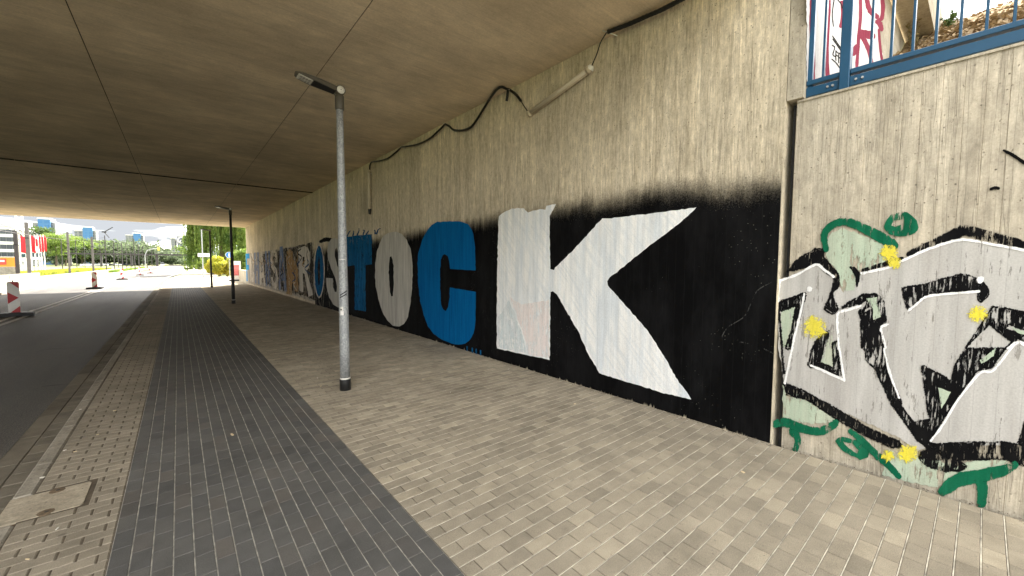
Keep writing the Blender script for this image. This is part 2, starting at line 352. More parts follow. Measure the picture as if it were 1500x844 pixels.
# ================================================================== SETTING: ground, road, pavements
def sheet(name, x0, x1, y0, y1, z, mat, parent=None, nx=1, ny=1, sx=None):
    v = []; f = []
    for j in range(ny+1):
        y = y0+(y1-y0)*j/ny; d = sx(y) if sx else 0
        for i in range(nx+1): v.append((x0+(x1-x0)*i/nx+d, y, z))
    for j in range(ny):
        for i in range(nx):
            a = j*(nx+1)+i; f.append((a, a+1, a+nx+2, a+nx+1))
    return obj(name, v, f, mat, parent)
def bend(y):
    u = min(max((y-42)/75, 0), 1); return 2.6*u*u*(3-2*u)
tag(sheet('ground', -2500, 2500, -600, 4500, -0.16, GRASSG), kind='structure')
road = tag(sheet('road', -7.35, -1.28, -30, 420, -0.10, ASPH, ny=120, sx=bend), kind='structure')
far_lane = tag(sheet('tram_bed', -13.6, -9.6, -30, 300, -0.112, plain('track_gravel', (0.20, 0.17, 0.13), 0.95, var=0.4, sc=3), ny=30), kind='structure')
t = NT('pale_concrete_paving', 0.9); p_ = t.pos(); b_ = t.nd('TexBrick', {'Vector': p_, 'Scale': 1.0, 'Brick Width': 0.6, 'Row Height': 0.4, 'Mortar Size': 0.012, 'Color1': (0.30, 0.265, 0.20, 1), 'Color2': (0.26, 0.23, 0.17, 1), 'Mortar': (0.2, 0.18, 0.14, 1)})
t.base(t.scale(b_.outputs[0], t.rng(t.noise(p_, 1.5, 4), 0.3, 0.7, 0.8, 1.15))); PALE = t.m
verge = tag(sheet('road_verge', -9.6, -7.5, -30, 300, -0.03, CKERB, ny=60, sx=lambda y: bend(y)*0.6), kind='structure')
vk = MB()
for k in range(-10, 100): vk.bbox(-7.5+bend(k)*0.8, -7.36+bend(k)*0.9, k+0.006, k+0.994, -0.2, 0.0, 0.012)
vk.build('kerb_stones', CKERB, verge, kind='stuff')
# double white line and lane lines
for (xa, y0, y1) in ((-3.92, -20, 40), (-4.18, -20, 36)):
    o = sheet('lane_line', xa, xa+0.12, y0, y1, -0.094, LINE, road, ny=10)
for k in range(6): sheet('lane_dash', -4.1+bend(50+12*k)-0.06, -4.1+bend(50+12*k)+0.06, 50+12*k, 54+12*k, -0.094, LINE, road)
sheet('edge_line', -1.62, -1.50, 40, 160, -0.094, LINE, road, ny=40, sx=bend)

CRK = plain('crack_filler', (0.012, 0.011, 0.01), 0.9)
for path in (((8, 608), (20, 596), (28, 590), (48, 571), (58, 569)), ((2, 636), (18, 622), (30, 612), (36, 600)), ((60, 567), (78, 565), (96, 563)), ((122, 452), (150, 446), (186, 441)), ((30, 520), (70, 512), (120, 509))):
    pts = [gnd(a, b, -0.1) for a, b in path]; v = []
    for i, q in enumerate(pts):
        w_ = 0.012 if 0 < i < len(pts)-1 else 0.002; v += [(q[0], q[1]-w_, -0.0955), (q[0], q[1]+w_, -0.0955)]
    obj('crack', v, [(2*i, 2*i+2, 2*i+3, 2*i+1) for i in range(len(pts)-1)], CRK, road)
# pavement zones; each joint bed is a sheet a few mm below the stones
sidewalk = tag(sheet('sidewalk', 1.124, 4.2, -3.0, 42, -0.006, DIRTJ), kind='structure')
cycle = tag(sheet('cycle_path', -0.356, 1.124, -3.0, 42, -0.0038, SANDD), kind='structure')
buffer_ = tag(sheet('buffer_strip', -0.855, -0.356, -3.0, 42, -0.0045, DIRTJ), kind='structure')
tag(sheet('far_pavement', -0.855, 3.3, 42, 190, -0.002, PALE, ny=60, sx=bend), kind='structure')
tag(sheet('near_pavement', -0.855, 4.25, -30, -3.0, -0.002, PALE), kind='structure')
tag(sheet('far_footway', 3.3, 4.6, 42, 62, -0.006, PALE), kind='structure')

PF = [(0, 1, 5, 4), (1, 2, 6, 5), (2, 3, 7, 6), (3, 0, 4, 7), (4, 5, 9, 8), (5, 6, 10, 9), (6, 7, 11, 10), (7, 4, 8, 11), (8, 9, 10, 11)]
def paver_verts(w, l, b=0.0025, d=0.03):
    out = []
    for (ins, z) in ((0, -d), (0, -b*0.8), (b, 0.0)):
        for sx, sy in ((-1, -1), (1, -1), (1, 1), (-1, 1)): out.append((sx*(w/2-ins), sy*(l/2-ins), z))
    return np.array(out)
def lay(cells, mats, parent, name, maxn=300, b=0.0025, d=0.03, zb=0.0):
    """cells: (x,y,w,l). The largest maxn in view become objects of their own, the others one joined part."""
    sc = []
    for i, (x, y, w, l) in enumerate(cells):
        u, v, dep = pj((x, y, zb))
        vis = dep > 0.3 and -20 < u < 1520 and -20 < v < 864
        sc.append((w*l*EYE/dep**3 if vis else -1, i))
    sc.sort(reverse=True); top = {i for s_, i in sc[:maxn] if s_ > 0}
    cache = {}; VV = []
    for i, (x, y, w, l) in enumerate(cells):
        dz = float(rng.normal(0, 0.0005)); tx, ty = rng.normal(0, 0.0015, 2)
        if i in top:
            key = (round(w, 3), round(l, 3))
            if key not in cache: cache[key] = mesh_of(name, paver_verts(w, l, b, d), PF, mats[0])
            o = bpy.data.objects.new(name, cache[key]); link(o, parent)
            o.location = (x, y, zb+dz); o.rotation_euler = (tx, ty, float(rng.normal(0, 0.004)))
        else:
            v = paver_verts(w, l, b, d); v[:, 2] += dz+v[:, 0]*ty+v[:, 1]*tx; v += (x, y, zb); VV.append(v)
    if VV:
        n = len(VV); V = np.concatenate(VV).astype(np.float32); F = (np.array(PF)[None]+12*np.arange(n)[:, None, None]).reshape(-1, 4)
        me = bpy.data.meshes.new(name+'s'); me.vertices.add(len(V)); me.vertices.foreach_set('co', V.reshape(-1))
        me.loops.add(F.size); me.loops.foreach_set('vertex_index', F.reshape(-1).astype(np.int32))
        me.polygons.add(len(F)); me.polygons.foreach_set('loop_start', np.arange(0, F.size, 4, dtype=np.int32))
        me.materials.append(mats[1]); me.update(calc_edges=True); me.shade_flat()
        o = bpy.data.objects.new(name+'_field', me); link(o, parent); o['kind'] = 'stuff'
def courses(x0, x1, y0, y1, pitch, length, gl, gs, skip=None):
    """courses running in X (transverse), staggered by half a stone"""
    out = []; k = 0; y = y0
    while y < y1:
        x = x0-(length/2 if k % 2 else 0)-0.0
        while x < x1-0.01:
            a, b_ = max(x, x0), min(x+length, x1)
            if b_-a > 0.02:
                c = ((a+b_)/2, y+pitch/2, b_-a-gs, pitch-gl)
                if not (skip and skip(c)): out.append(c)
            x += length
        y += pitch; k += 1
    return out
MAN = (-0.962, -0.535, 3.915, 4.325)    # opening of the access cover
def in_man(c): return c[0]-c[2]/2 < MAN[1] and c[1]+c[3]/2 > MAN[2] and c[1]-c[3]/2 < MAN[3] and c[0]+c[2]/2 > MAN[0]
lay(courses(1.126, 4.2, -2.9, 41.9, 0.0975, 0.192, 0.0092, 0.0062), BEIGE, sidewalk, 'paver')
n_ = int(44.8/0.0975); Q = np.zeros((n_, 4, 3))
for k in range(n_):
    y = -2.9+0.0975*k-0.001
    Q[k] = [(1.127, y-0.0028, -0.0016), (4.198, y-0.0028, -0.0016), (4.198, y+0.0028, -0.0016), (1.127, y+0.0028, -0.0016)]
quads_obj('joint_sand', Q, SAND, sidewalk, 'stuff')
Q = np.zeros((17, 4, 3))
for k in range(17):
    x = -0.356+0.0925*k+0.0006
    Q[k] = [(x-0.0014, -2.9, -0.0022), (x+0.0014, -2.9, -0.0022), (x+0.0014, 41.9, -0.0022), (x-0.0014, 41.9, -0.0022)]
quads_obj('joint_sand', Q[1:-1], SANDD, cycle, 'stuff')
cells = []
for k in range(16):
    y = -2.9-(0.095 if k % 2 else 0)+random.uniform(-0.025, 0.025)
    while y < 41.7:
        cells.append((-0.356+0.0925*(k+0.5), y+0.095, 0.0925-0.0062, 0.19-0.0032)); y += 0.19
lay(cells, DARK, cycle, 'paver')
cut = []
for c in courses(-0.853, -0.357, -2.9, 41.9, 0.0895, 0.178, 0.0025, 0.009):
    if not in_man(c): cut.append(c)
    elif c[0]+c[2]/2 > MAN[1]+0.03 and c[0] > MAN[1]-0.06: cut.append(((MAN[1]+0.004+c[0]+c[2]/2)/2, c[1], c[0]+c[2]/2-MAN[1]-0.004, c[3]))
lay(cut, BUFF, buffer_, 'paver', b=0.005)
kerb = tag(sheet('kerb', -0.965, -0.85, -3, 60, -0.05, DIRTJ), kind='structure')
for k in range(-3, 60):
    a, b_ = k+0.93, k+1.93
    parts = [(a, b_)]
    if a < MAN[3] and b_ > MAN[2]: parts = [(a, MAN[2]-0.006), (MAN[3]+0.006, b_)]
    for a, b_ in parts:
        if b_-a < 0.05: continue
        sh = bend((a+b_)/2)
        MB().bbox(-0.96+sh, -0.858+sh, a+0.003, b_-0.003, -0.2, 0.001+random.uniform(-.001, .001), 0.012).build('kerb_stone', CKERB, kerb)
gutter = tag(sheet('gutter', -1.285, -0.955, -3, 60, -0.109, DIRTJ), kind='structure')
lay([(-1.047, -2.9+0.226*k, 0.162, 0.216) for k in range(195)], GUT, gutter, 'gutter_stone', 300, 0.006, 0.04, -0.1)
lay([(-1.207, -2.5+0.75*k, 0.148, 0.744) for k in range(60)], GUT, gutter, 'gutter_slab', 300, 0.006, 0.04, -0.1)

# access cover let into the buffer strip
mc = thing('access_cover', 'square concrete access cover with two dirty lifting notches beside the kerb', 'cover', (-0.75, 4.12, 0))
MB().box(-0.968, -0.53, 3.908, 4.332, -0.05, -0.012).build('frame', plain('rust_dirt', (0.085, 0.055, 0.03), 0.95, var=0.4, sc=30), mc)
bmv = [(-0.958, 3.925), (-0.575, 3.925), (-0.562, 3.95), (-0.562, 4.29), (-0.575, 4.312), (-0.958, 4.312)]
MB().prism(bmv, 2, -0.04, 0.001).build('slab', concrete('cover_concrete', (0.36, 0.315, 0.24), (0.30, 0.26, 0.195), (2, 2, 2), dirt=0.3, streak=0.25), mc)
for (x, y) in ((-0.735, 3.955), (-0.735, 4.285)):
    MB().lathe((x, y, -0.03), [(0.042, 0.0), (0.042, 0.0325), (0.03, 0.034), (0.012, 0.034)], 10).build('lifting_notch', plain('notch_dirt', (0.13, 0.095, 0.06), 0.95, var=0.4, sc=40), mc)
    MB().lathe((x+0.004, y, 0.0), [(0.011, 0.0), (0.011, 0.0055)], 8).build('lifting_hole', BLACKP, mc)

# ================================================================== BRIDGE
H, XW, XV = 4.5, 4.2, 4.25
bridge = thing('bridge', 'concrete road bridge with board-marked abutment wall and low flat soffit over the road', 'bridge', (4.8, 19.6, 0))
def boards(name, xf, xb, y0, y1, z0, z1, w, mat, parent, dep=0.0012):
    """wall whose front (towards -X) keeps the relief of vertical formwork boards"""
    prof = []; y = y0
    while y < y1-1e-4:
        ye = min(y+w*random.uniform(0.9, 1.1), y1)
        if y1-ye < 0.03: ye = y1
        o = random.uniform(-dep, dep)
        prof += [(y+0.0015, xf+o), (ye-0.004, xf+o), (ye-0.0015, xf+o+0.003)]; y = ye
    prof[0] = (y0, prof[0][1]); prof[-1] = (y1, prof[-1][1])
    n = len(prof); v = []; f = []
    for z in (z0, z1): v += [(x, y, z) for y, x in prof]
    f += [(i+1, i, i+n, i+n+1) for i in range(n-1)]
    b = len(v); v += [(xb, y0, z0), (xb, y1, z0), (xb, y0, z1), (xb, y1, z1)]
    f += [(0, b, b+2, n), (n-1, 2*n-1, b+3, b+1), (b, b+1, b+3, b+2), tuple(range(n, 2*n))+(b+3, b+2)]
    return obj(name, v, f, mat, parent)
ab1 = boards('abutment_wall', XW, 5.4, 1.205, 17.385, -0.3, H-0.001, 0.1, CWALL, bridge)
JNT = plain('soffit_joint', (0.035, 0.028, 0.02), 0.95, var=0.3)
ab2 = boards('abutment_wall', XW+0.004, 5.4, 17.41, 38.0, -0.3, H-0.001, 0.1, CWALL, bridge)
MB().box(XW+0.03, 5.3, 17.385, 17.41, -0.3, H-0.001).build('wall_joint', RUBBER, bridge)
MB().box(-24.6, 14, 1.1, 38.2, H+0.02, 5.6).build('deck_slab', CSOFF, bridge)
xe = [XW+0.6]+[1.70-2.535*k for k in range(0, 11)]; xe[-1] = -24.0
ye = [1.1, 6.2, 17.4, 27.9, 38.2]
for i in range(len(xe)-1):
    for j in range(len(ye)-1):
        gx = 0.006; gy = 0.005 if ye[j] not in (17.4,) else 0.022; gy2 = 0.022 if ye[j+1] == 17.4 else 0.005
        dz = random.uniform(-0.003, 0.003)
        MB().box(xe[i+1]+gx, xe[i]-gx, ye[j]+(gy if j else 0.0), ye[j+1]-(gy2 if j < 3 else 0.0), H+(max(0.0, dz) if i == 0 else dz), H+0.0199).build('soffit_panel', CSOFF, bridge)
for x in xe[1:-1]: MB().box(x-0.0055, x+0.0055, 1.11, 38.19, H+0.008, H+0.0198).build('joint_filler', JNT, bridge)
for i in range(len(xe)-1): MB().box(xe[i+1]+0.01, xe[i]-0.01, 17.36, 17.44, H-0.024, H+0.0198).build('joint_filler', JNT, bridge)
MB().box(-25.4, -24.0, 1.1, 38.2, -0.3, H+0.019).build('abutment_wall', CPLAIN, bridge)
MB().prism([(0.72, 5.62), (1.099, 5.62), (1.099, 6.4), (0.72, 6.35)], 0, -26, 15).build('edge_beam', CPLAIN, bridge)
MB().prism([(38.201, 5.62), (38.6, 5.62), (38.6, 6.35), (38.201, 6.4)], 0, -26, 15).build('edge_beam', CPLAIN, bridge)
ret = MB().box(XW+0.002, 14, 1.08, 1.2, 3.135, 5.599).build('return_wall', CPLAIN, bridge)
MB().prism([(XW+0.001, 1.205), (XW+0.001, 1.19), (XW+0.03, 1.165), (5, 1.165), (5, 1.205)], 2, -0.3, 3.13).build('wall_edge', paint('edge_overspray', (0.62, 0.68, 0.62), (0.45, 0.47, 0.42), streak=0.3), bridge)
# pale mortar fillet along the foot of the wall
sv = MB()
for k in range(60):
    y = 10.5+0.33*k; sv.prism([(XW-0.075+random.uniform(-.012, .012), 0.0005), (XW-0.001, 0.0005), (XW-0.001, 0.028), (XW-0.06+random.uniform(-.01, .01), 0.008)][::1], 1, y, y+0.325) if False else sv.box(XW-0.07+random.uniform(-.014, .012), XW-0.002, y, y+0.33, -0.01, 0.007+random.uniform(0, .003))
sv.build('mortar_fillet', CBASE, bridge)

N = 2600; gy_ = rng.uniform(-2.5, 30, N); gx_ = XW-0.004-np.abs(rng.normal(0, 0.035, N))+np.where(gy_ < 1.2, 0.05, 0.0); sz_ = rng.uniform(0.002, 0.008, N); Q = np.zeros((N, 4, 3)); an_ = rng.uniform(0, 3.14, N)
for k, (u, v) in enumerate(((-1, -.5), (1, -.6), (.8, .6), (-.9, .5))): Q[:, k] = np.stack([gx_+sz_*(u*np.cos(an_)-v*np.sin(an_)), gy_+sz_*(u*np.sin(an_)+v*np.cos(an_)), 0.0025+rng.uniform(0, 0.004, N)], 1)
tag(quads_obj('wall_foot_grit', Q, DIRTJ), 'brown grit and dry leaf bits gathered along the foot of the wall', 'grit', kind='stuff')
# wing wall beyond the vertical joint
wing = boards('wing_wall', XV, 4.7, -7.0, 1.135, -0.3, 3.11, 0.104, CWING, None)
tag(wing, 'low pale concrete wing wall sprayed with silver and black graffiti under blue railing', 'wall')
MB().box(XV+0.03, 4.6, 1.1351, 1.1649, -0.3, 3.105).build('joint_seal', RUBBER, wing)
MB().box(XV-0.012, 4.72, -7.0, 1.13, 3.1101, 3.128).build('coping_edge', CPLAIN, wing)

# embankment behind the wing wall
bank = MB(); nx, ny = 40, 50
def bank_z(x, y):
    s_ = min(max((x-4.7)/6.4, 0), 1); return 3.0+3.2*s_+0.10*math.sin(x*1.7+y*1.1)*s_+0.07*math.sin(3.1*y-2*x)*s_-0.02*max(0, -y)*s_
bv = []; bf = []
for j in range(ny+1):
    for i in range(nx+1):
        x = 4.7+13*i/nx; y = -14+15.07*j/ny; bv.append((x, y, bank_z(x, y)))
for j in range(ny):
    for i in range(nx):
        a = j*(nx+1)+i; bf.append((a, a+1, a+nx+2, a+nx+1))
emb = tag(obj('embankment', bv, bf, SOIL, None, True), kind='structure')
N = 15000; cx_ = rng.uniform(4.75, 12.5, N); cy_ = rng.uniform(-5, 1.0, N); Q = np.zeros((N, 4, 3))
for i in range(N):
    a = rng.uniform(0, math.pi); l = rng.uniform(0.012, 0.05); w = rng.uniform(0.006, 0.02); ti = rng.normal(0, 0.5, 2)
    z = bank_z(cx_[i], cy_[i])+0.012; ca, sa = math.cos(a), math.sin(a)
    for k, (u, v) in enumerate(((-l, -w), (l, -w), (l, w), (-l, w))): Q[i, k] = (cx_[i]+u*ca-v*sa, cy_[i]+u*sa+v*ca, z+u*ti[0]+v*ti[1])
quads_obj('bark_mulch', Q, CHIP, emb, 'stuff')
# weeds on the bank
def weed(x, y, h, n, label, mat):
    z = bank_z(x, y); th = thing('weed', label, 'weed', (x, y, z)); st = MB(); Q = []
    for k in range(n):
        a = rng.uniform(0, 6.28); le = rng.uniform(0.3, 0.8)*h; p0 = np.array((x+rng.normal(0, .03), y+rng.normal(0, .03), z-0.01))
        p1 = p0+np.array((math.cos(a)*le*.35, math.sin(a)*le*.35, h*rng.uniform(.5, .8))); p2 = p1+np.array((math.cos(a)*le*.4, math.sin(a)*le*.4, h*rng.uniform(-.05, .3)))
        st.tube([p0, p1, p2], [0.006, 0.004, 0.002], 5)
        for m in range(9):
            u = rng.uniform(.25, 1); c = (p0*(1-u)+p1*u if m % 2 else p1*(1-u)+p2*u)+rng.normal(0, .015, 3); d1 = rng.normal(0, .028, 3); d2 = rng.normal(0, .012, 3)
            Q.append([c-d1, c+d2, c+d1, c-d2])
    st.build('stem', mat, th); quads_obj('leaves', np.array(Q), mat, th)
DRY = leaf_mat('dry_weed_leaf', (0.20, 0.15, 0.06), (0.13, 0.12, 0.04), (0.26, 0.2, 0.09))
p_ = on(1338, 62, 1, 0.92); weed(float(p_[0]), 0.92, 0.55, 9, 'dry brown weed at the corner of the return wall and the bank', DRY)
p_ = on(1390, 30, 0, 10.6); weed(10.6, float(p_[1]), 0.26, 12, 'sprawling green weed on the crest of the mulched bank beside the edge beam', GLEAF)
weed(10.8, -2.2, 0.2, 8, 'small green weed on the open crest of the mulched bank', GLEAF)

# ================================================================== PAINT ON THE WALLS
def smooth_loop(p, n=4, closed=True):
    p = [np.array(q, float) for q in p]; m = len(p); out = []
    for i in range(m if closed else m-1):
        a, b, c, d = (p[(i+k-1) % m] if closed else p[min(max(i+k-1, 0), m-1)] for k in range(4))
        for s_ in range(n):
            u = s_/n; out.append(0.5*((2*b)+(c-a)*u+(2*a-5*b+4*c-d)*u*u+(3*b-a-3*c+d)*u**3))
    if not closed: out.append(p[-1])
    return out
def dense_loop(p, step=4.0):
    p = [np.array(q, float) for q in p]; out = []
    for i in range(len(p)):
        a, b = p[i], p[(i+1) % len(p)]; k = max(1, int(np.linalg.norm(b-a)/step))
        out += [a+(b-a)*j/k for j in range(k)]
    return out
DCOUNT = [0]
def lift(pl, layer):
    DCOUNT[0] += 1; return pl[1]-0.0045-0.0011*layer-0.00004*(DCOUNT[0] % 20)
def plane_map(pl, layer):
    ax, v = pl; off = lift(pl, layer)
    def m(q):
        d = ray(q[0], q[1]); P = CAM+d*((v-CAM[ax])/d[ax]); P = P.copy(); P[ax] = off; return tuple(P)
    return m
def world_map(pl, layer):
    ax, v = pl; off = lift(pl, layer)
    return lambda q: (off, q[0], q[1]) if ax == 0 else (q[0], off, q[1])
def decal(name, loops, pl, mat, parent, layer, jit=0.4, world=False, smooth=False, step=4.0):
    """flat paint film: loops = outline + holes, in photo pixels on the given plane (or metres when world)"""
    L2 = []
    for lp in loops:
        lp = smooth_loop(lp) if smooth else lp
        if not world or step: lp = dense_loop(lp, step)
        L2.append([q+rng.normal(0, jit, 2) for q in lp])
    mp = (world_map if world else plane_map)(pl, layer)
    V = [mp(q) for lp in L2 for q in lp]
    tri = tessellate_polygon([[Vector((q[0], q[1], 0)) for q in lp] for lp in L2])
    # orient towards the viewer
    f = []
    for a, b, c in tri:
        n = np.cross(np.array(V[b])-V[a], np.array(V[c])-V[a]); f.append((a, b, c) if n[pl[0]] < 0 else (a, c, b))
    return obj(name, V, f, mat, parent, fade=[1.0]*len(V))
def stroke(name, path, w, pl, mat, parent, layer, soft=0.0, jit=0.5, world=False, wv=0.12):
    """sprayed line along a path with round ends; soft = share of the half width that fades"""
    P = smooth_loop(path, 6, False); n = len(P); mp = (world_map if world else plane_map)(pl, layer)
    ws = w if hasattr(w, '__len__') else [w, w]
    V = []; F = []; fd = []
    ex = []
    d0 = P[1]-P[0]; d0 /= np.linalg.norm(d0); d1 = P[-1]-P[-2]; d1 /= np.linalg.norm(d1)
    rows = [(P[0]-d0*ws[0]/2*k, math.sqrt(max(0.02, 1-k*k))) for k in (1.0, 0.75, 0.4)]+[(q, 1.0) for q in P]+[(P[-1]+d1*ws[-1]/2*k, math.sqrt(max(0.02, 1-k*k))) for k in (0.4, 0.75, 1.0)]
    m = len(rows)
    for i, (q, k) in enumerate(rows):
        a = rows[max(i-1, 0)][0]; b = rows[min(i+1, m-1)][0]; d = b-a; d = d/(np.linalg.norm(d)+1e-9); nn = np.array((-d[1], d[0]))
        ww = np.interp(i/(m-1), np.linspace(0, 1, len(ws)), ws)/2*k*(1+rng.normal(0, wv*0.4))
        end = 0.0 if (soft and i in (0, m-1)) else 1.0
        for s_, fv in ((-1, 0.0 if soft else 1.0), (-(1-soft) if soft else -0.5, 1.0), ((1-soft) if soft else 0.5, 1.0), (1, 0.0 if soft else 1.0)):
            P_ = list(mp(q+nn*ww*s_+rng.normal(0, jit*0.3, 2))); P_[pl[0]] -= 0.000004*i; V.append(tuple(P_)); fd.append(fv*end)
    for i in range(m-1):
        for k in range(3): F.append((i*4+k, i*4+k+1, i*4+k+5, i*4+k+4))
    n0 = np.cross(np.array(V[F[9][1]])-V[F[9][0]], np.array(V[F[9][2]])-V[F[9][0]])
    if n0[pl[0]] > 0: F = [q[::-1] for q in F]
    return obj(name, V, F, mat, parent, fade=fd)
def blob(name, c, r, pl, mat, parent, layer, spikes=0, ell=1.0, hub=1.0):
    """spray spot: soft disc (spikes=0) or ragged star"""
    mp = plane_map(pl, layer); n = 60; ph = rng.uniform(0, 1, 12); pk = rng.uniform(0.55, 1.35, 12); V = [mp(c)]; fd = [hub]; F = []
    for ring, (rr, fv) in enumerate(((0.55, 0.8*hub), (1.0, 0.0)) if not spikes else ((0.5, 1.0), (1.0, 1.0))):
        for k in range(n):
            a = 2*math.pi*k/n; q = rr*r
            if spikes:
                tri_ = abs(((spikes*a/6.283+ph[k*spikes//n % spikes]*0.25) % 1.0)*2-1); q *= (0.34+0.66*tri_**1.5*pk[int(spikes*a/6.283+0.5) % spikes]+rng.normal(0, 0.06)) if ring else 0.8
            V.append(mp((c[0]+q*math.cos(a+0.4), c[1]+q*ell*math.sin(a+0.4)))); fd.append(fv)
    for k in range(n): F.append((0, 1+k, 1+(k+1) % n)); F.append((1+k, 1+n+k, 1+n+(k+1) % n, 1+(k+1) % n))
    n0 = np.cross(np.array(V[F[0][1]])-V[F[0][0]], np.array(V[F[0][2]])-V[F[0][0]])
    if n0[pl[0]] > 0: F = [q[::-1] for q in F]
    return obj(name, V, F, mat, parent, fade=fd)

# black ground of the mural: a paint film with a sprayed upper edge and drips at its foot
t = NT('mural_black', 0.85, 0.04); p_ = t.pos(); sp_ = t.nd('SeparateXYZ', {0: p_}); yy, zz = sp_.outputs[1], sp_.outputs[2]
n1_ = t.noise(t.pos((1, 11, 0.4)), 1, 6, 0.7); n2_ = t.noise(p_, 0.9, 3); n3_ = t.noise(p_, 70, 3, 0.8); n4_ = t.noise(t.pos((1, 30, 2.2)), 1, 5, 0.7)
fr_ = t.math('FRACT', t.math('DIVIDE', yy, 0.104)); ln_ = t.rng(t.math('ABSOLUTE', t.math('SUBTRACT', fr_, 0.5)), 0.46, 0.495)
c_ = t.mix(t.rng(t.noise(t.pos((1, 2.2, 0.7)), 1.6, 6, 0.7), 0.42, 0.68), (0.0035, 0.0035, 0.0037), (0.010, 0.010, 0.0105)); c_ = t.mix(t.math('MULTIPLY', t.rng(n4_, 0.62, 0.72), 0.2), c_, (0.04, 0.04, 0.04))
sp2_ = t.nd('TexVoronoi', {'Vector': p_, 'Scale': 30.0}).outputs[0]; c_ = t.mix(t.math('MULTIPLY', t.rng(sp2_, 0.05, 0.11, 1, 0), t.rng(t.noise(p_, 2.0, 3), 0.52, 0.6)), c_, (0.25, 0.24, 0.2))
c_ = t.mix(t.math('MULTIPLY', ln_, 0.5), c_, (0.012, 0.012, 0.012)); t.base(c_); t.bump(t.math('ADD', n1_, t.math('MULTIPLY', n3_, 0.5)), 0.003, 0.5)
up_ = t.math('SUBTRACT', t.math('ADD', 2.52, t.math('MULTIPLY', t.math('ADD', t.math('MULTIPLY', t.math('SUBTRACT', n1_, 0.5), t.rng(yy, 3.5, 7.0, 0.12, 0.5)), t.math('MULTIPLY', t.math('SUBTRACT', n2_, 0.5), t.rng(yy, 3.5, 6.0, 0.55, 0.1))), 1.0)), zz)          # >0 below the upper edge
up_ = t.math('SUBTRACT', up_, t.rng(yy, 5.0, 16.0, 0.0, 0.30))
a1_ = t.rng(t.math('ADD', up_, t.rng(n3_, 0.3, 0.7, -0.07, 0.07)), -0.12, 0.26, smooth=True)
lo_ = t.math('SUBTRACT', zz, t.rng(n1_, 0.5, 0.75, 0.0, 0.09)); a2_ = t.rng(lo_, -0.03, 0.0)
wr_ = t.rng(yy, 12.5, 17.4, 0.0, 0.17); a3_ = t.rng(t.math('ADD', t.noise(t.pos((1, 14, 1.6)), 1, 6, 0.7), wr_), 0.70, 0.76, 1.0, 0.0)
a4_ = t.rng(yy, 17.5, 19.5, 1.0, 0.0)
t.alpha(t.math('MULTIPLY', t.math('MULTIPLY', a1_, a2_), t.math('MULTIPLY', a3_, a4_))); MBLACK = t.m
PW = (0, XW)
decal('black_paint', [[(1.21, 0.004), (17.38, 0.004), (17.38, 2.95), (1.21, 2.95)]], PW, MBLACK, ab1, 0, 0.0, world=True, step=0)
PWH = paint('white_letter_paint', (0.74, 0.75, 0.75), (0.58, 0.62, 0.66), wear=0.0, streak=0.13)
PWK = paint('white_letter_paint_streaked', (0.86, 0.86, 0.84), (0.66, 0.70, 0.73), wear=0.0, streak=0.11, dirs=(0.75, 0, 0))
PWO = paint('white_letter_paint_grey', (0.50, 0.485, 0.44), (0.40, 0.385, 0.35), wear=0.12, streak=0.2, wthr=0.62)
PBL = paint('blue_letter_paint', (0.002, 0.118, 0.33), (0.002, 0.10, 0.285), wear=0.0, streak=0.18)
PBLW = paint('blue_letter_paint_worn', (0.004, 0.085, 0.22), (0.015, 0.12, 0.26), wear=0.75, streak=0.35, wthr=0.545, wscale=0.9)
PPINK = paint('pink_ghost_paint', (0.76, 0.68, 0.655), (0.79, 0.76, 0.74), wear=0.85, streak=0.10, wthr=0.515)
PTEAL = paint('blue_ghost_paint', (0.60, 0.67, 0.69), (0.72, 0.75, 0.75), wear=0.85, streak=0.12, wthr=0.49)
z7 = lambda L: [(700+x/3.015, 280+y/3.015) for x, y in L]
z8 = lambda L: [(860+x/2.2215, 260+y/2.2215) for x, y in L]
z6 = lambda L: [(500+x/3.836, 300+y/3.836) for x, y in L]
z4 = lambda L: [(350+x/3.8367, 300+y/3.8367) for x, y in L]
z3 = lambda L: [(360+x/6.494, 340+y/6.494) for x, y in L]
K = z7([(93, 110), (105, 100), (150, 78), (205, 75), (222, 95), (245, 85), (275, 80), (300, 82), (305, 65), (345, 57), (335, 78), (318, 112), (319, 200), (321, 343), (335, 348), (430, 252), (550, 122)])
K += z8([(110, 129), (200, 119), (357, 98), (330, 125), (280, 165), (200, 225), (120, 290), (75, 325), (66, 338), (68, 350), (120, 410), (200, 500), (250, 580), (290, 650), (325, 700), (340, 722), (250, 702), (150, 671), (40, 638), (33, 625)])
K += z7([(490, 722), (440, 612), (400, 542), (350, 457), (332, 443), (322, 446), (320, 600), (319, 745), (220, 725), (85, 695), (85, 500), (88, 300)])
decal('painted_letter', [K], PW, PWK, ab1, 2, 0.35)['label'] = 'large white painted letter K'
decal('pink_patch', [z7([(145, 470), (200, 500), (318, 480), (318, 735), (225, 722), (205, 640), (170, 540)])], PW, PPINK, ab1, 3, 0.6)
decal('grey_patch', [z7([(92, 560), (140, 480), (165, 545), (200, 640), (215, 715), (92, 690)])], PW, PTEAL, ab1, 3, 0.6)
Cl = z6([(430, 330), (435, 270), (455, 200), (480, 150), (510, 112), (540, 96), (610, 94), (680, 95), (715, 110), (740, 150), (752, 230), (757, 370), (612, 360), (610, 320), (600, 290), (582, 278), (570, 285), (560, 310), (556, 380), (556, 470), (562, 560), (575, 590), (590, 598), (602, 575), (608, 530), (612, 465), (758, 490), (757, 560), (755, 660), (745, 720), (725, 760), (700, 780), (660, 787), (620, 778), (560, 755), (520, 725), (490, 685), (465, 620), (445, 540), (433, 440)])
decal('painted_letter', [Cl], PW, PBL, ab1, 2, 0.25)['label'] = 'large blue painted letter C'
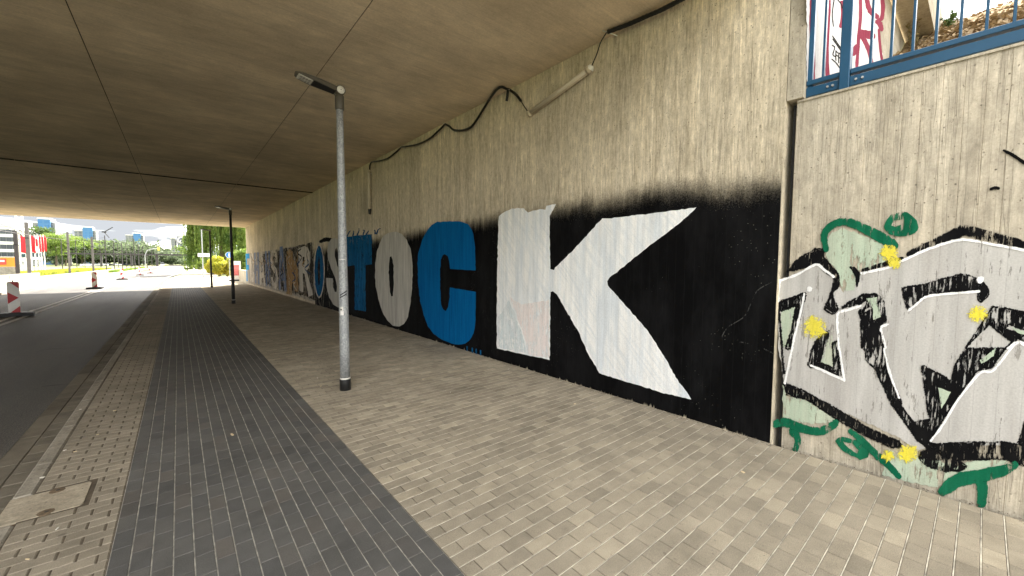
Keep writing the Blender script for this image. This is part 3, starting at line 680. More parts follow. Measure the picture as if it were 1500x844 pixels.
Oo = z6([(190, 390), (192, 330), (200, 270), (215, 220), (240, 175), (270, 157), (310, 150), (340, 165), (370, 200), (390, 250), (400, 310), (402, 380), (398, 470), (390, 560), (375, 630), (355, 670), (325, 685), (290, 680), (260, 650), (230, 600), (210, 530), (195, 460)])
Oi = z6([(268, 400), (268, 330), (275, 292), (282, 290), (290, 310), (295, 360), (296, 420), (294, 480), (290, 515), (283, 515), (275, 490)])
decal('painted_letter', [Oo, Oi[::-1]], PW, PWO, ab1, 2, 0.25)['label'] = 'greyish white painted letter O'
decal('painted_letter', [[(507, 347), (545.5, 343), (545, 387), (536, 388), (536, 456), (520, 454), (520, 389), (507, 390)]], PW, PBLW, ab1, 2, 0.3)['label'] = 'scuffed blue painted letter T'
Sl = z4([(497, 260), (503, 215), (520, 192), (545, 188), (575, 205), (590, 250), (592, 310), (562, 310), (560, 260), (550, 240), (540, 255), (540, 290), (552, 340), (580, 400), (595, 460), (596, 520), (585, 565), (560, 578), (530, 560), (508, 520), (494, 470), (490, 410), (528, 413), (530, 460), (540, 490), (550, 490), (552, 460), (545, 420), (520, 360), (503, 310)])
decal('painted_letter', [Sl], PW, PWO, ab1, 2, 0.2)['label'] = 'greyish white painted letter S'
# weathered part of the mural, written in metres on the wall: (outline in the unit box, y left, y right)
def box_letter(ch):
    D = {'F': [[(0, 0), (.3, 0), (.3, .42), (.8, .42), (.8, .6), (.3, .6), (.3, .82), (1, .82), (1, 1), (0, 1)]],
         'C': [[(1, .64), (.68, .64), (.66, .78), (.5, .86), (.36, .76), (.33, .5), (.36, .24), (.5, .14), (.66, .22), (.68, .37), (1, .37), (.95, .15), (.8, .03), (.5, 0), (.2, .04), (.05, .2), (0, .5), (.05, .8), (.2, .96), (.5, 1), (.8, .97), (.95, .85)]],
         'H': [[(0, 0), (.32, 0), (.32, .42), (.68, .42), (.68, 0), (1, 0), (1, 1), (.68, 1), (.68, .6), (.32, .6), (.32, 1), (0, 1)]],
         'A': [[(0, 0), (.28, 0), (.35, .22), (.65, .22), (.72, 0), (1, 0), (.7, 1), (.3, 1)], [(.4, .38), (.6, .38), (.5, .76)]],
         'N': [[(0, 0), (.3, 0), (.3, .58), (.7, 0), (1, 0), (1, 1), (.7, 1), (.7, .42), (.3, 1), (0, 1)]],
         'S': [[(0, .28), (.05, .1), (.25, 0), (.7, 0), (.95, .1), (1, .3), (.9, .5), (.35, .66), (.34, .8), (.5, .85), (.66, .8), (.68, .68), (1, .68), (.95, .9), (.75, 1), (.25, 1), (.05, .9), (0, .7), (.1, .53), (.65, .36), (.66, .2), (.5, .15), (.34, .2), (.32, .3)]],
         'R': [[(0, 0), (.3, 0), (.3, .38), (.42, .38), (.7, 0), (1.05, 0), (.74, .42), (.95, .55), (1, .75), (.92, .93), (.7, 1), (0, 1)], [(.32, .58), (.58, .60), (.66, .7), (.58, .82), (.32, .82)]],
         'O': [[(0, .5), (.06, .2), (.25, .03), (.5, 0), (.75, .03), (.94, .2), (1, .5), (.94, .8), (.75, .97), (.5, 1), (.25, .97), (.06, .8)], [(.34, .5), (.38, .26), (.5, .18), (.62, .26), (.66, .5), (.62, .74), (.5, .82), (.38, .74)]]}
    return D[ch]
OLDW = paint('old_white_paint', (0.66, 0.60, 0.50), (0.46, 0.41, 0.34), wear=0.9, streak=0.4, wthr=0.53, wscale=0.16)
OLDR = paint('old_white_letter', (0.62, 0.58, 0.51), (0.52, 0.48, 0.42), wear=0.7, streak=0.3, wthr=0.60, wscale=0.25)
OLDB = paint('old_blue_paint', (0.14, 0.20, 0.33), (0.30, 0.32, 0.38), wear=0.9, streak=0.4, wthr=0.51, wscale=0.16)
OLDT = paint('old_tan_paint', (0.44, 0.28, 0.13), (0.22, 0.14, 0.07), wear=0.9, streak=0.5, wthr=0.53, wscale=0.2)
OLDG = paint('old_grey_wash', (0.46, 0.42, 0.36), (0.24, 0.215, 0.18), wear=1.0, streak=0.5, wthr=0.53, wscale=0.2)
F0 = paint('clean_blue_paint', (0.03, 0.22, 0.46), (0.04, 0.25, 0.48), wear=0.3, streak=0.2, wthr=0.6)
DARKW = paint('old_dark_wash', (0.03, 0.027, 0.023), (0.08, 0.07, 0.058), wear=1.0, streak=0.5, wthr=0.505, wscale=0.2)
def yz(px, py): P = on(px, py, 0, XW); return float(P[1]), float(P[2])
decal('grey_wash', [[(17.42, 0.12), (37.6, 0.1), (37.6, 2.42), (30, 2.4), (24, 2.44), (17.42, 2.5)]], PW, OLDG, ab2, 0, 0.02, world=True, step=0.3)
decal('dark_wash', [[(17.42, 0.2), (26, 0.28), (31, 0.4), (31, 2.2), (26, 2.36), (17.42, 2.5)]], PW, DARKW, ab2, 1, 0.04, world=True, step=0.3)
def place(ch, pa, pb, mat, what, par, zb=0.22, zt=2.42):
    ya, yb = yz(360+pa/6.494, 400)[0], yz(360+pb/6.494, 400)[0]
    L = [[(ya+(yb-ya)*u, zb+(zt-zb)*v) for u, v in lp] for lp in box_letter(ch)]
    if len(L) > 1: L[1] = L[1][::-1]
    decal('painted_letter', L, PW, mat, par, 2, 0.012, world=True, step=0.12)['label'] = what
place('F', 6, 42, F0, 'bright blue painted letter F at the end of the wall', ab2)
place('C', 44, 80, OLDW, 'faded cream painted letter C', ab2)
place('H', 86, 130, OLDB, 'faded blue painted letter H', ab2)
place('A', 134, 182, OLDW, 'faded cream painted letter A', ab2)
place('N', 190, 236, OLDB, 'scratched blue painted letter N', ab2)
place('S', 240, 306, OLDW, 'scratched cream painted letter S', ab2)
place('A', 310, 386, OLDB, 'scratched blue painted letter A', ab2, zt=2.55)
decal('tan_patch', [z3([(388, 585), (392, 420), (390, 190), (420, 160), (448, 190), (452, 260), (480, 300), (500, 360), (500, 570), (470, 560), (462, 500), (440, 480), (436, 600)])], PW, OLDT, ab2, 2, 0.3)
decal('painted_letter', [z3([(502, 160), (560, 133), (595, 150), (612, 200), (615, 290), (600, 345), (582, 372), (642, 600), (600, 614), (562, 400), (545, 392), (547, 572), (513, 560)]), z3([(543, 235), (543, 310), (560, 310), (560, 235)])], PW, OLDR, ab2, 3, 0.15)['label'] = 'weathered white painted letter R'
def ell(cx, cy, rx, ry, n=28): return [(cx+rx*math.cos(2*math.pi*k/n), cy+ry*math.sin(2*math.pi*k/n)) for k in range(n)]
e1, e2, e3 = z3(ell(700, 372, 52, 258)), z3(ell(700, 372, 44, 240)), z3(ell(698, 372, 11, 140))
decal('painted_letter', [e1, e3[::-1]], PW, PBLW, ab1, 2, 0.12)['label'] = 'scratched blue painted letter O'
decal('letter_outline', [e1, e2[::-1]], PW, OLDW, ab1, 3, 0.12)
# scribbles over the weathered part
SCR = [paint('scribble_'+n, c, None, wear=0.6, wthr=0.54, wscale=0.25) for n, c in (('cream', (0.55, 0.49, 0.39)), ('dark', (0.02, 0.018, 0.016)), ('blue', (0.05, 0.09, 0.18)), ('tan', (0.36, 0.22, 0.10)))]
for k in range(46):
    y0 = 17.9+17.5*(k/46)**1.1+rng.uniform(0, .6); z0 = rng.uniform(0.3, 1.9); L_ = rng.uniform(0.3, 1.0)
    pts = [(y0+rng.normal(0, .25), z0+L_*u*min(1, (2.35-z0))) for u in (0, .35, .7, 1)]
    stroke('scribble', pts, [0.03, 0.08, 0.05], PW, SCR[k % 4], ab2, 4, 0.0, 0.01, world=True)
# sprayed shadows round the letters, small tags above the T, drips below the C
BSOFT = paint('black_spray', (0.006, 0.006, 0.006), None, wear=0.25, soft=True)
BDRY = paint('black_spray_worn', (0.006, 0.006, 0.0065), (0.01, 0.01, 0.01), wear=1.0, soft=True, wthr=0.515, wscale=1.3)
TBLUE = paint('blue_spray', (0.01, 0.06, 0.16), None, wear=0.5, soft=True)
for a, b in (((510, 345), (514, 332)), ((516, 343), (520, 333)), ((524, 342), (527, 331)), ((532, 341), (534, 330)), ((539, 341), (542, 332)), ((548, 340), (550, 331)), ((553, 340), (557, 329))):
    stroke('spray_tag', [(a[0]+random.uniform(-2, 2), a[1]+2), ((a[0]+b[0])/2+random.uniform(-1, 1), (a[1]+b[1])/2+2), (b[0]+random.uniform(-3, 1), b[1]+random.uniform(2, 8))], [3.5, 2.2, 1.0], PW, TBLUE, ab1, 1, 0.6)
stroke('spray_shadow', [(470, 354), (478, 351), (486, 352)], [5, 9, 7], PW, BSOFT, ab1, 1, 0.6)
for k in range(9):
    x = 684+6.3*k+random.uniform(-2, 2); y = 516+0.30*(x-684); stroke('paint_drip', [(x, y-8), (x+0.3, y), (x, y+random.uniform(2, 5))], [3, 2, 1.4], PW, (PBLW if k < 4 else BSOFT), ab1, 3, 0.4)
CHALK = paint('chalk_line', (0.06, 0.06, 0.057), None, wear=0.9, soft=True, wthr=0.46)
stroke('scratch_line', [(1072, 498), (1095, 503), (1115, 509), (1130, 516)], 1.6, PW, CHALK, ab1, 3, 0.5)
stroke('scratch_line', [(1130, 414), (1108, 428), (1092, 462), (1066, 480), (1055, 500)], 1.6, PW, CHALK, ab1, 3, 0.5)

# graffiti piece on the wing wall
PV = (0, XV)
qa = lambda L: [(1130+x/4.442, 320+y/4.442) for x, y in L]
qb = lambda L: [(1310+x/4.442, 320+y/4.442) for x, y in L]
qc = lambda L: [(1130+x/4.22, 500+y/4.22) for x, y in L]
qd = lambda L: [(1310+x/3.516, 500+y/3.516) for x, y in L]
SILV = paint('silver_spray', (0.445, 0.435, 0.41), (0.39, 0.375, 0.35), wear=0.5, streak=0.14, wthr=0.55)
PGRN = paint('pale_green_spray', (0.39, 0.46, 0.355), (0.43, 0.46, 0.36), wear=0.8, streak=0.14, wthr=0.53)
GRN = paint('green_spray', (0.006, 0.10, 0.05), (0.012, 0.13, 0.066), wear=0.8, streak=0.22, wthr=0.53)
WHS = paint('white_spray', (0.76, 0.76, 0.75), None, wear=0.5, streak=0.08, wthr=0.55, soft=True)
YEL = paint('yellow_spray', (0.66, 0.57, 0.06), (0.60, 0.52, 0.08), wear=0.15, streak=0.08, wthr=0.60)
YSOFT = paint('yellow_overspray', (0.75, 0.66, 0.08), None, wear=0.2, soft=True)
BLK = paint('black_letter_spray', (0.006, 0.006, 0.0065), (0.01, 0.01, 0.01), wear=0.95, streak=0.2, wthr=0.525, wscale=1.7)
# fills
decal('silver_fill', [qa([(52, 405), (290, 300), (410, 380), (430, 440), (470, 480), (560, 370), (760, 320), (800, 310)])+qb([(70, 270), (260, 190), (440, 135), (640, 165), (844, 205)])+[(1502, 366), (1502, 652)]+qd([(640, 530), (200, 545), (120, 560)])+qc([(780, 590), (430, 430), (90, 262), (78, 250)])+qa([(45, 840), (50, 560)])], PV, SILV, wing, 0, 0.6)
decal('pale_green_fill', [qa([(345, 215), (375, 110), (460, 60), (560, 95), (760, 180), (740, 300), (560, 345), (540, 470), (470, 470), (420, 330), (380, 280)])], PV, PGRN, wing, 1, 0.8)
decal('pale_green_fill', [qa([(66, 600), (160, 560), (145, 700), (110, 840), (66, 838)])], PV, PGRN, wing, 1, 0.6)
decal('pale_green_fill', [qc([(70, 270), (200, 350), (430, 500), (250, 510), (75, 480)])], PV, PGRN, wing, 1, 0.8)
decal('pale_green_fill', [qa([(380, 740), (395, 720), (405, 840), (345, 840)])+qc([(395, 20), (388, 160), (305, 130), (330, 20)])], PV, PGRN, wing, 1, 0.5)
decal('pale_green_fill', [qa([(620, 520), (690, 510), (710, 640), (665, 660), (660, 590)])], PV, PGRN, wing, 3, 0.5)
decal('pale_green_fill', [qd([(225, 235), (292, 262), (245, 345)])], PV, PGRN, wing, 3, 0.4)
decal('pale_green_fill', [qd([(440, 100), (525, 30), (510, 75), (450, 115)])], PV, PGRN, wing, 3, 0.4)
decal('pale_green_fill', [qd([(-40, 560), (130, 590), (330, 640), (420, 612), (640, 610), (600, 640), (420, 670), (250, 760), (-60, 690)])], PV, PGRN, wing, 1, 0.8)
decal('pale_green_fill', [qb([(760, 705), (844, 735), (844, 755), (800, 745)])], PV, PGRN, wing, 3, 0.4)
def black(loops, jit=1.0):
    decal('black_outline', loops, PV, BLK, wing, 2, jit)
    for lp in loops: stroke('black_overspray', dense_loop(lp, 9)+[np.array(lp[0], float)], 5.5, PV, BFEATH, wing, 1.6, 0.95, 1.2, wv=0.5)
BFEATH = paint('black_feather_spray', (0.007, 0.007, 0.0075), None, wear=0.55, soft=True, wthr=0.52)
# black outlines and shadows
black([qa([(110, 345), (120, 310), (215, 240), (290, 200), (335, 205), (340, 250), (420, 345), (440, 380), (435, 440), (400, 490), (430, 590), (400, 620), (350, 590), (385, 500), (410, 395), (300, 300), (275, 305)])])
black([qa([(48, 545), (215, 487), (225, 500), (190, 640), (150, 760), (130, 844), (96, 844), (140, 700), (160, 570), (70, 600), (48, 600)])+qc([(80, 200), (75, 180)])])
black([qa([(440, 590), (520, 540), (600, 495), (690, 495), (730, 530), (745, 670), (715, 715), (720, 800), (745, 844)])+qc([(700, 60), (740, 230), (802, 370), (802, 455), (750, 400), (640, 170), (590, 120), (570, 20)])+qa([(590, 844), (585, 760), (575, 600), (660, 575), (640, 600), (600, 610), (620, 540), (560, 560)])])
black([qa([(520, 320), (545, 318), (575, 360), (560, 440), (548, 380)])])
black([qa([(270, 844), (300, 790), (345, 740), (380, 735), (345, 844)])+qc([(305, 130), (385, 165), (380, 10), (410, 5), (428, 210), (300, 165), (230, 150), (250, 60)])])
black([qb([(55, 460), (70, 450), (180, 430), (420, 366), (480, 368), (540, 395), (600, 440), (610, 500), (570, 540), (545, 525), (540, 470), (430, 470), (230, 500), (170, 535), (95, 598), (70, 550)])])
black([qb([(640, 575), (700, 580), (844, 612), (844, 720), (780, 700), (745, 690), (730, 720), (844, 760), (844, 800), (790, 800), (745, 844), (460, 844), (560, 745), (620, 690)])+qd([(600, 0), (540, 80), (500, 135), (430, 150), (330, 280), (240, 420), (190, 505), (200, 555), (120, 510), (90, 440), (110, 415), (180, 400), (145, 150), (150, 125), (290, 200), (320, 110), (390, 0)])])
black([qd([(-5, 290), (20, 310), (110, 430), (200, 545), (180, 560), (100, 480), (0, 340)])])
stroke('black_outline', qb([(95, 235), (230, 175), (390, 105), (470, 80), (640, 125), (860, 175)]), [8, 15, 20, 22, 20, 12], PV, BDRY, wing, 1, 0.5, 0.8)
stroke('black_outline', qa([(560, 345), (680, 315), (760, 290), (850, 262)]), [5, 8, 9, 7], PV, BDRY, wing, 1, 0.45, 0.6)
black([qc([(80, 258), (190, 300), (400, 415), (620, 545), (790, 620), (802, 650), (740, 655), (560, 570), (420, 490), (220, 360), (100, 330)])])
black([qd([(150, 565), (215, 550), (300, 600), (370, 640), (350, 660), (260, 670), (170, 640), (130, 600)])])
black([qd([(200, 530), (380, 518), (560, 518), (668, 535), (668, 640), (560, 605), (380, 608), (300, 612), (215, 565)])])
black([qd([(640, 520), (668, 420), (672, 420), (672, 540)])])
stroke('black_mark', [(1471, 221), (1486, 229), (1502, 240)], [5, 7, 6], PV, BSOFT, wing, 1, 0.5)
stroke('black_mark', [(1452, 277), (1457, 275.5), (1462, 276)], 6, PV, BSOFT, wing, 1, 0.5)
# white highlights
def wline(pts, w=4.2): stroke('white_highlight', pts, w*1.05, PV, WHS, wing, 3, 0.55, 0.8, wv=0.3)
wline(qa([(60, 405), (170, 365), (290, 302), (345, 335), (405, 378)]), 5)
wline(qa([(48, 540), (52, 470), (60, 400)]), 3)
wline(qa([(590, 358), (680, 338), (760, 320)])+qb([(70, 268), (250, 190), (440, 140), (640, 170), (850, 208)]), 5.2)
wline(qa([(215, 495), (190, 620), (150, 780), (138, 844)])+qc([(120, 90), (85, 255)]), 4.6)
wline(qa([(580, 570), (500, 595), (440, 615), (430, 660), (438, 800), (440, 844)])+qc([(425, 60), (452, 240)]), 4.8)
wline(qc([(248, 150), (330, 185), (452, 240)]), 4.6)
wline(qa([(755, 690), (715, 715), (735, 800), (745, 844)])+qc([(700, 60), (735, 200), (790, 345)]), 4.6)
wline(qb([(95, 600), (160, 545), (215, 508), (340, 492), (550, 475)]), 4.8)
wline(qd([(190, 510), (250, 430), (330, 300), (440, 165), (500, 155), (545, 110), (625, 12), (680, 25)]), 4.8)
wline(qb([(740, 844), (795, 805), (850, 812)]), 4.6)
blob('white_dot', qb([(550, 405)])[0], 7, PV, WHS, wing, 3, 1, 1.1)
blob('white_dot', qa([(250, 460)])[0], 6, PV, paint('white_dot_spray', (0.7, 0.7, 0.69), None, soft=True), wing, 3)
# green line work
GRNS = paint('green_spray_soft', (0.006, 0.10, 0.05), (0.012, 0.13, 0.066), wear=0.55, streak=0.22, wthr=0.545, soft=True)
def gline(pts, w): stroke('green_line', pts, [q*1.12 for q in (w if hasattr(w, '__len__') else [w])], PV, GRNS, wing, 4, 0.35, 0.8)
gline(qa([(358, 205), (345, 110), (390, 50), (470, 22), (560, 45), (660, 95), (760, 150), (800, 180)]), [7, 11, 12, 13, 16, 17, 12])
gc = qb([(45, 40)])[0]
decal('green_line', [[(gc[0]+25*math.cos(a)*(1+.1*math.sin(3*a)), gc[1]+18*math.sin(a)) for a in np.linspace(0, 6.28, 26)[:-1]], [(gc[0]-5+9*math.cos(a), gc[1]-2+4.5*math.sin(a)-0.3*9*math.cos(a)) for a in np.linspace(6.28, 0, 14)[:-1]]], PV, GRN, wing, 4, 0.5)
gline(qc([(25, 510), (90, 500), (200, 540), (300, 555), (370, 525), (400, 500)]), [10, 14, 14, 13, 13, 9])
gline(qc([(140, 560), (165, 610), (150, 665)]), [16, 11, 9])
decal('green_line', [qc([(395, 615), (430, 585), (500, 600), (570, 625), (605, 670), (600, 715), (550, 730), (480, 700), (430, 670)]), qc([(440, 620), (480, 660), (530, 690), (540, 670), (500, 630)])], PV, GRN, wing, 4, 0.5)
gline(qc([(490, 555), (560, 610), (640, 690), (720, 760), (790, 835)]), [7, 10, 11, 11, 7])
gline(qd([(250, 770), (330, 715), (450, 690), (560, 665), (625, 632)]), [14, 22, 20, 18, 8])
gline(qd([(445, 705), (455, 770), (450, 830)]), [22, 17, 14])
# yellow stars
for (c, r, sp_) in ((qa([(280, 710)])[0], 22, 5), (qa([(765, 225)])[0], 16, 6), (qa([(805, 290)])[0], 12, 5), (qb([(545, 620)])[0], 17, 6), (qc([(725, 705)])[0], 11, 6), (qd([(70, 575)])[0], 18, 5)):
    r *= 0.85
    blob('yellow_halo', c, r*1.5, PV, YSOFT, wing, 5, 0, 0.9, 0.62); decal('yellow_star', [[(c[0]+q*math.cos(a), c[1]+0.9*q*math.sin(a)) for a, q in ((0.5+math.pi*k/5+rng.normal(0, .09), r*(rng.uniform(.8, 1.3) if k % 2 == 0 else rng.uniform(.34, .5))) for k in range(10))]], PV, YEL, wing, 6, 0.9, step=3.0)
# graffiti on the return wall above the wing wall
PR = (1, 1.08)
MARO = paint('maroon_spray', (0.22, 0.035, 0.06), (0.28, 0.06, 0.09), wear=0.3, stretch=(16, 1, 1.1), wthr=0.6)
WFIL = paint('white_fill_spray', (0.66, 0.65, 0.63), (0.55, 0.54, 0.53), wear=0.3, stretch=(12, 1, 1.1), wthr=0.58)
r1 = lambda L: [(1170+x/5.626, y/5.626) for x, y in L]
decal('white_fill', [r1([(60, -400), (700, -400), (690, 60), (650, 200), (700, 560), (440, 640), (60, 740)])], PR, WFIL, ret, 0, 0.5)
for pts, w in (([(105, 720), (110, 500), (100, 200), (110, -100)], 7), ([(235, 700), (225, 400), (240, 100), (235, -150)], 6), ([(470, 600), (490, 300), (505, 120), (500, -60)], 5), ([(495, 265), (560, 285), (600, 300)], [6, 12, 10]), ([(500, 280), (540, 340), (580, 440), (600, 560)], [8, 7, 4]), ([(555, -20), (570, 60), (600, 110), (640, 140)], [6, 8, 7]), ([(680, -40), (690, 60), (680, 150), (650, 180), (675, 230)], 6), ([(655, 250), (670, 420), (690, 560)], 4), ([(445, 440), (475, 390)], 9), ([(470, 600), (500, 590)], 8), ([(350, 20), (355, 130), (340, 220)], 5), ([(640, 180), (665, 200), (680, 250)], [6, 8, 4])):
    stroke('maroon_line', r1(pts), w, PR, MARO, ret, 1, 0.0, 0.4)
BTH = paint('black_marker', (0.02, 0.02, 0.02), None, wear=0.15, stretch=(16, 1, 1))
for pts in ([(272, 300), (310, 355), (350, 415)], [(275, 325), (310, 375), (348, 430)], [(268, 375), (290, 395), (275, 450), (295, 470)], [(300, 420), (298, 470), (300, 500)], [(300, 425), (318, 440)], [(300, 455), (315, 465)], [(325, 440), (322, 480), (322, 520)], [(325, 440), (340, 450)], [(324, 475), (338, 485)], [(265, 490), (300, 520), (330, 560)], [(285, 0), (270, 120), (280, 220)], [(315, 0), (345, 40), (352, 70)]):
    stroke('marker_line', r1(pts), 1.5, PR, BTH, ret, 2, 0.0, 0.2)

# ================================================================== RAILING on the wing wall
XR = 4.30
def yr(px, py=100): return float(on(px, py, 0, XR)[1])
rail = thing('railing', 'blue painted steel railing with upright bars on top of the wing wall', 'railing', (XR, 0.4, 3.128))
ZT = 4.25
p_post = [1.058, yr(1241, 60)]
ys = [p_post[1]-1.62*k for k in range(1, 5)]
MB().bbox(XR-0.012, XR+0.03, p_post[0]-0.018, p_post[0]+0.018, 3.16, ZT, 0.003).build('post', BLUEM, rail)
for y in [p_post[1]]+ys: MB().bbox(XR-0.045, XR+0.045, y-0.034, y+0.034, 3.12, ZT, 0.005).build('post', BLUEM, rail)
spans = [(p_post[1]+0.036, p_post[0]+0.02)]+[(b+0.036, a-0.036) for a, b in zip([p_post[1]]+ys[:-1], ys)]
for a, b in spans:
    MB().bbox(XR-0.03, XR+0.03, a, b, 3.245, 3.285, 0.004).build('bottom_rail', BLUEM, rail)
    MB().bbox(XR-0.022, XR+0.022, a-0.002, b+0.002, 3.150, 3.228, 0.003).build('toe_plate', BLUEM, rail)
    MB().bbox(XR-0.03, XR+0.03, a, b, ZT-0.05, ZT-0.001, 0.004).build('top_rail', BLUEM, rail)
    n = max(1, round((b-a)/0.118)-1)
    if abs(a-spans[0][0]) < 1e-6: n = 1
    for k in range(n):
        y = a+(b-a)*(k+1)/(n+1); MB().bbox(XR-0.02, XR+0.02, y-0.008, y+0.008, 3.284, ZT-0.049, 0.002).build('baluster', BLUEM, rail)
for y in (p_post[1]+0.075, p_post[1]+0.11, p_post[1]-0.075, p_post[1]-0.115):
    MB().tube([(XR-0.023, y, 3.19), (XR-0.036, y, 3.19)], 0.009, 8).build('bolt', STEEL, rail)

# ================================================================== LAMP POSTS
def lamp_post(label, x, y, pole_mat, stickers=False):
    L = thing('lamp_post', label, 'lamp', (x, y, 0), 'lamp posts along the underpass pavement')
    MB().lathe((x, y, 0), [(0.062, 0.168), (0.060, 0.6), (0.0565, 1.4), (0.05, 2.3), (0.045, 3.0), (0.041, 3.66)], 20).build('pole', pole_mat, L, True)
    MB().lathe((x, y, 0), [(0.069, -0.05), (0.069, 0.142), (0.066, 0.148)], 20).build('base_sleeve', BLACKP, L, True)
    MB().lathe((x, y, 0), [(0.065, 0.1485), (0.065, 0.168)], 20).build('white_ring', WHITEP, L, True)
    MB().lathe((x, y, 0), [(0.05, 3.62), (0.055, 3.63), (0.055, 3.79), (0.05, 3.80)], 20).build('collar', BROWNG, L, True)
    MB().tube([(x, y-0.062, 3.85), (x, y+0.062, 3.85)], 0.06, 20).build('pivot', BROWNG, L, True)
    MB().tube([(x, y-0.063, 3.85), (x, y-0.072, 3.85)], 0.047, 18).build('pivot_cap', WHITEP, L, True)
    MB().tube([(x, y-0.0725, 3.85), (x, y-0.074, 3.85)], 0.006, 8).build('pivot_screw', BLACKP, L)
    # flat tapering head reaching out over the pavement edge, tilted up a little
    n = 12; prof = []
    for i in range(n+1):
        u = i/n; xx = x-0.03-0.47*u; hw = np.interp(u, [0, .15, .5, .85, .96, 1], [.055, .075, .095, .10, .085, .05]); th = np.interp(u, [0, .2, .6, 1], [.075, .07, .06, .028]); zc = 3.86+0.065*u
        prof.append((xx, hw, zc-th*0.55, zc+th*0.45))
    v = []; f = []
    for (xx, hw, z0, z1) in prof: v += [(xx, y-hw, z0), (xx, y+hw, z0), (xx, y+hw, z1-0.015), (xx, y+hw*0.7, z1), (xx, y-hw*0.7, z1), (xx, y-hw, z1-0.015)]
    for i in range(n):
        for k in range(6): k2 = (k+1) % 6; f.append((i*6+k, i*6+k2, (i+1)*6+k2, (i+1)*6+k))
    f += [(5, 4, 3, 2, 1, 0), tuple(n*6+k for k in range(6))]
    head = obj('head', v, f, BROWNG, L)
    def under(u): return 3.86+0.065*u-np.interp(u, [0, .2, .6, 1], [.075, .07, .06, .028])*0.55
    def plate(u0, u1, hw, d, name, mat, par):
        a, b = x-0.03-0.47*u0, x-0.03-0.47*u1; z0, z1 = under(u0)-d, under(u1)-d
        v = [(a, y-hw, z0), (a, y+hw, z0), (b, y+hw, z1), (b, y-hw, z1), (a, y-hw, z0+0.01), (a, y+hw, z0+0.01), (b, y+hw, z1+0.01), (b, y-hw, z1+0.01)]
        return obj(name, v, [(0, 1, 2, 3), (7, 6, 5, 4), (0, 4, 5, 1), (1, 5, 6, 2), (2, 6, 7, 3), (3, 7, 4, 0)], mat, par)
    plate(0.06, 0.60, 0.066, 0.004, 'cover_plate', BLACKP, head)
    plate(0.62, 0.95, 0.074, 0.005, 'led_panel', LED, head)
    for k in range(4):
        for s_ in (-1, 1): 
            u = 0.66+0.065*k; a = x-0.03-0.47*u; MB().box(a-0.022, a, y+s_*0.034-0.026, y+s_*0.034+0.026, under(u)-0.0075, under(u)-0.004).build('led_lens', plain('led_lens_dim', (0.40, 0.39, 0.35), 0.2) if (k, s_) == (0, -1) else bpy.data.materials['led_lens_dim'], head)
    MB().lathe((x-0.37, y, 3.915), [(0.035, 0), (0.035, 0.025), (0.028, 0.032)], 12).build('sensor_cap', BROWNG, head)
    if stickers:
        def wrap(z0, z1, a0, a1, name, mat, slope=0.0, r=0.0598):
            v = []; f = []; n = 8
            for i in range(n+1):
                a = a0+(a1-a0)*i/n
                for z in (z0, z1): v.append((x+(r+0.0015)*math.cos(a), y+(r+0.0015)*math.sin(a), z+slope*i/n))
            f = [(2*i, 2*i+2, 2*i+3, 2*i+1) for i in range(n)]; obj(name, v, f, mat, L)
        a0 = math.atan2(-y, -x)
        wrap(1.00, 1.055, a0-0.75, a0-0.02, 'sticker', SIGNW); wrap(1.06, 1.11, a0-0.75, a0-0.10, 'sticker', WHITEP); wrap(1.066, 1.082, a0-0.7, a0-0.35, 'sticker_print', BLACKP, 0, 0.0606)
        wrap(1.22, 1.236, a0-0.8, a0+0.7, 'tape', BLACKP, 0.05, 0.0592); wrap(1.25, 1.266, a0-0.8, a0+0.8, 'tape', BLACKP, 0.06, 0.0590); wrap(1.72, 1.727, a0-0.9, a0+0.5, 'sticker', SIGNW, 0, 0.058)
    return L
lamp_post('galvanised lamp post with stickers and black base standing in front of the painted S', 1.64, 5.37, GALV, True)
lamp_post('dark lamp post in the deep shade before the faded end of the mural', 1.69, 19.8, DGREY)
lamp_post('dark lamp post on the shadow edge where the pavement leaves the bridge', 1.69, 33.6, DGREY)

# ================================================================== TUBE LIGHTS AND CABLE
def wp(px, py, off=0.05):
    P = on(px, py, 0, XW-off)
    if P[2] > H-0.035: P = gnd(px, py, H-0.035)
    return Vector(P)
def batten(label, A, B, nx):
    A, B = Vector(A), Vector(B); d = (B-A).normalized(); L = thing('tube_light', label, 'light', A); out = Vector((-1, 0, 0))
    MB().tube([A, B], 0.036, 14).build('housing', CREAM, L, True)
    MB().tube([A+out*0.022+d*0.05, B+out*0.022-d*0.05], 0.030, 14).build('diffuser', DIFF, L, True)
    for P, s_ in ((A, -1), (B, 1)): MB().tube([P-d*s_*0.035+out*0.01, P+d*s_*0.012+out*0.01], 0.048, 12).build('end_cap', CREAM, L, True)
    for u in (0.12, 0.5, 0.88):
        P = A.lerp(B, u); MB().tube([P+Vector((0.0, 0, 0.02)), P+Vector((0.062, 0, 0.055))], 0.008, 6).build('clip', STEEL, L)
    return L
t1 = batten('long tube light mounted at a slant under the ceiling above the letter K', wp(776, 167, 0.06), wp(864, 102, 0.06), 0)
MB().tube([wp(864, 101, 0.06), wp(867, 96, 0.06)], [0.055, 0.03], 10).build('gland', WHITEP, t1)
t2 = batten('tube light hanging straight down from the ceiling above the letter T', wp(541.5, 250, 0.06), wp(541.5, 306, 0.06), 0)
MB().tube([wp(541.5, 306, 0.06), wp(541.5, 314, 0.06)], [0.05, 0.03], 10).build('burnt_end', BLACKP, t2)
cable = thing('cable', 'black corrugated cable sagging along the corner of wall and ceiling', 'cable', wp(905, 45, 0.08))
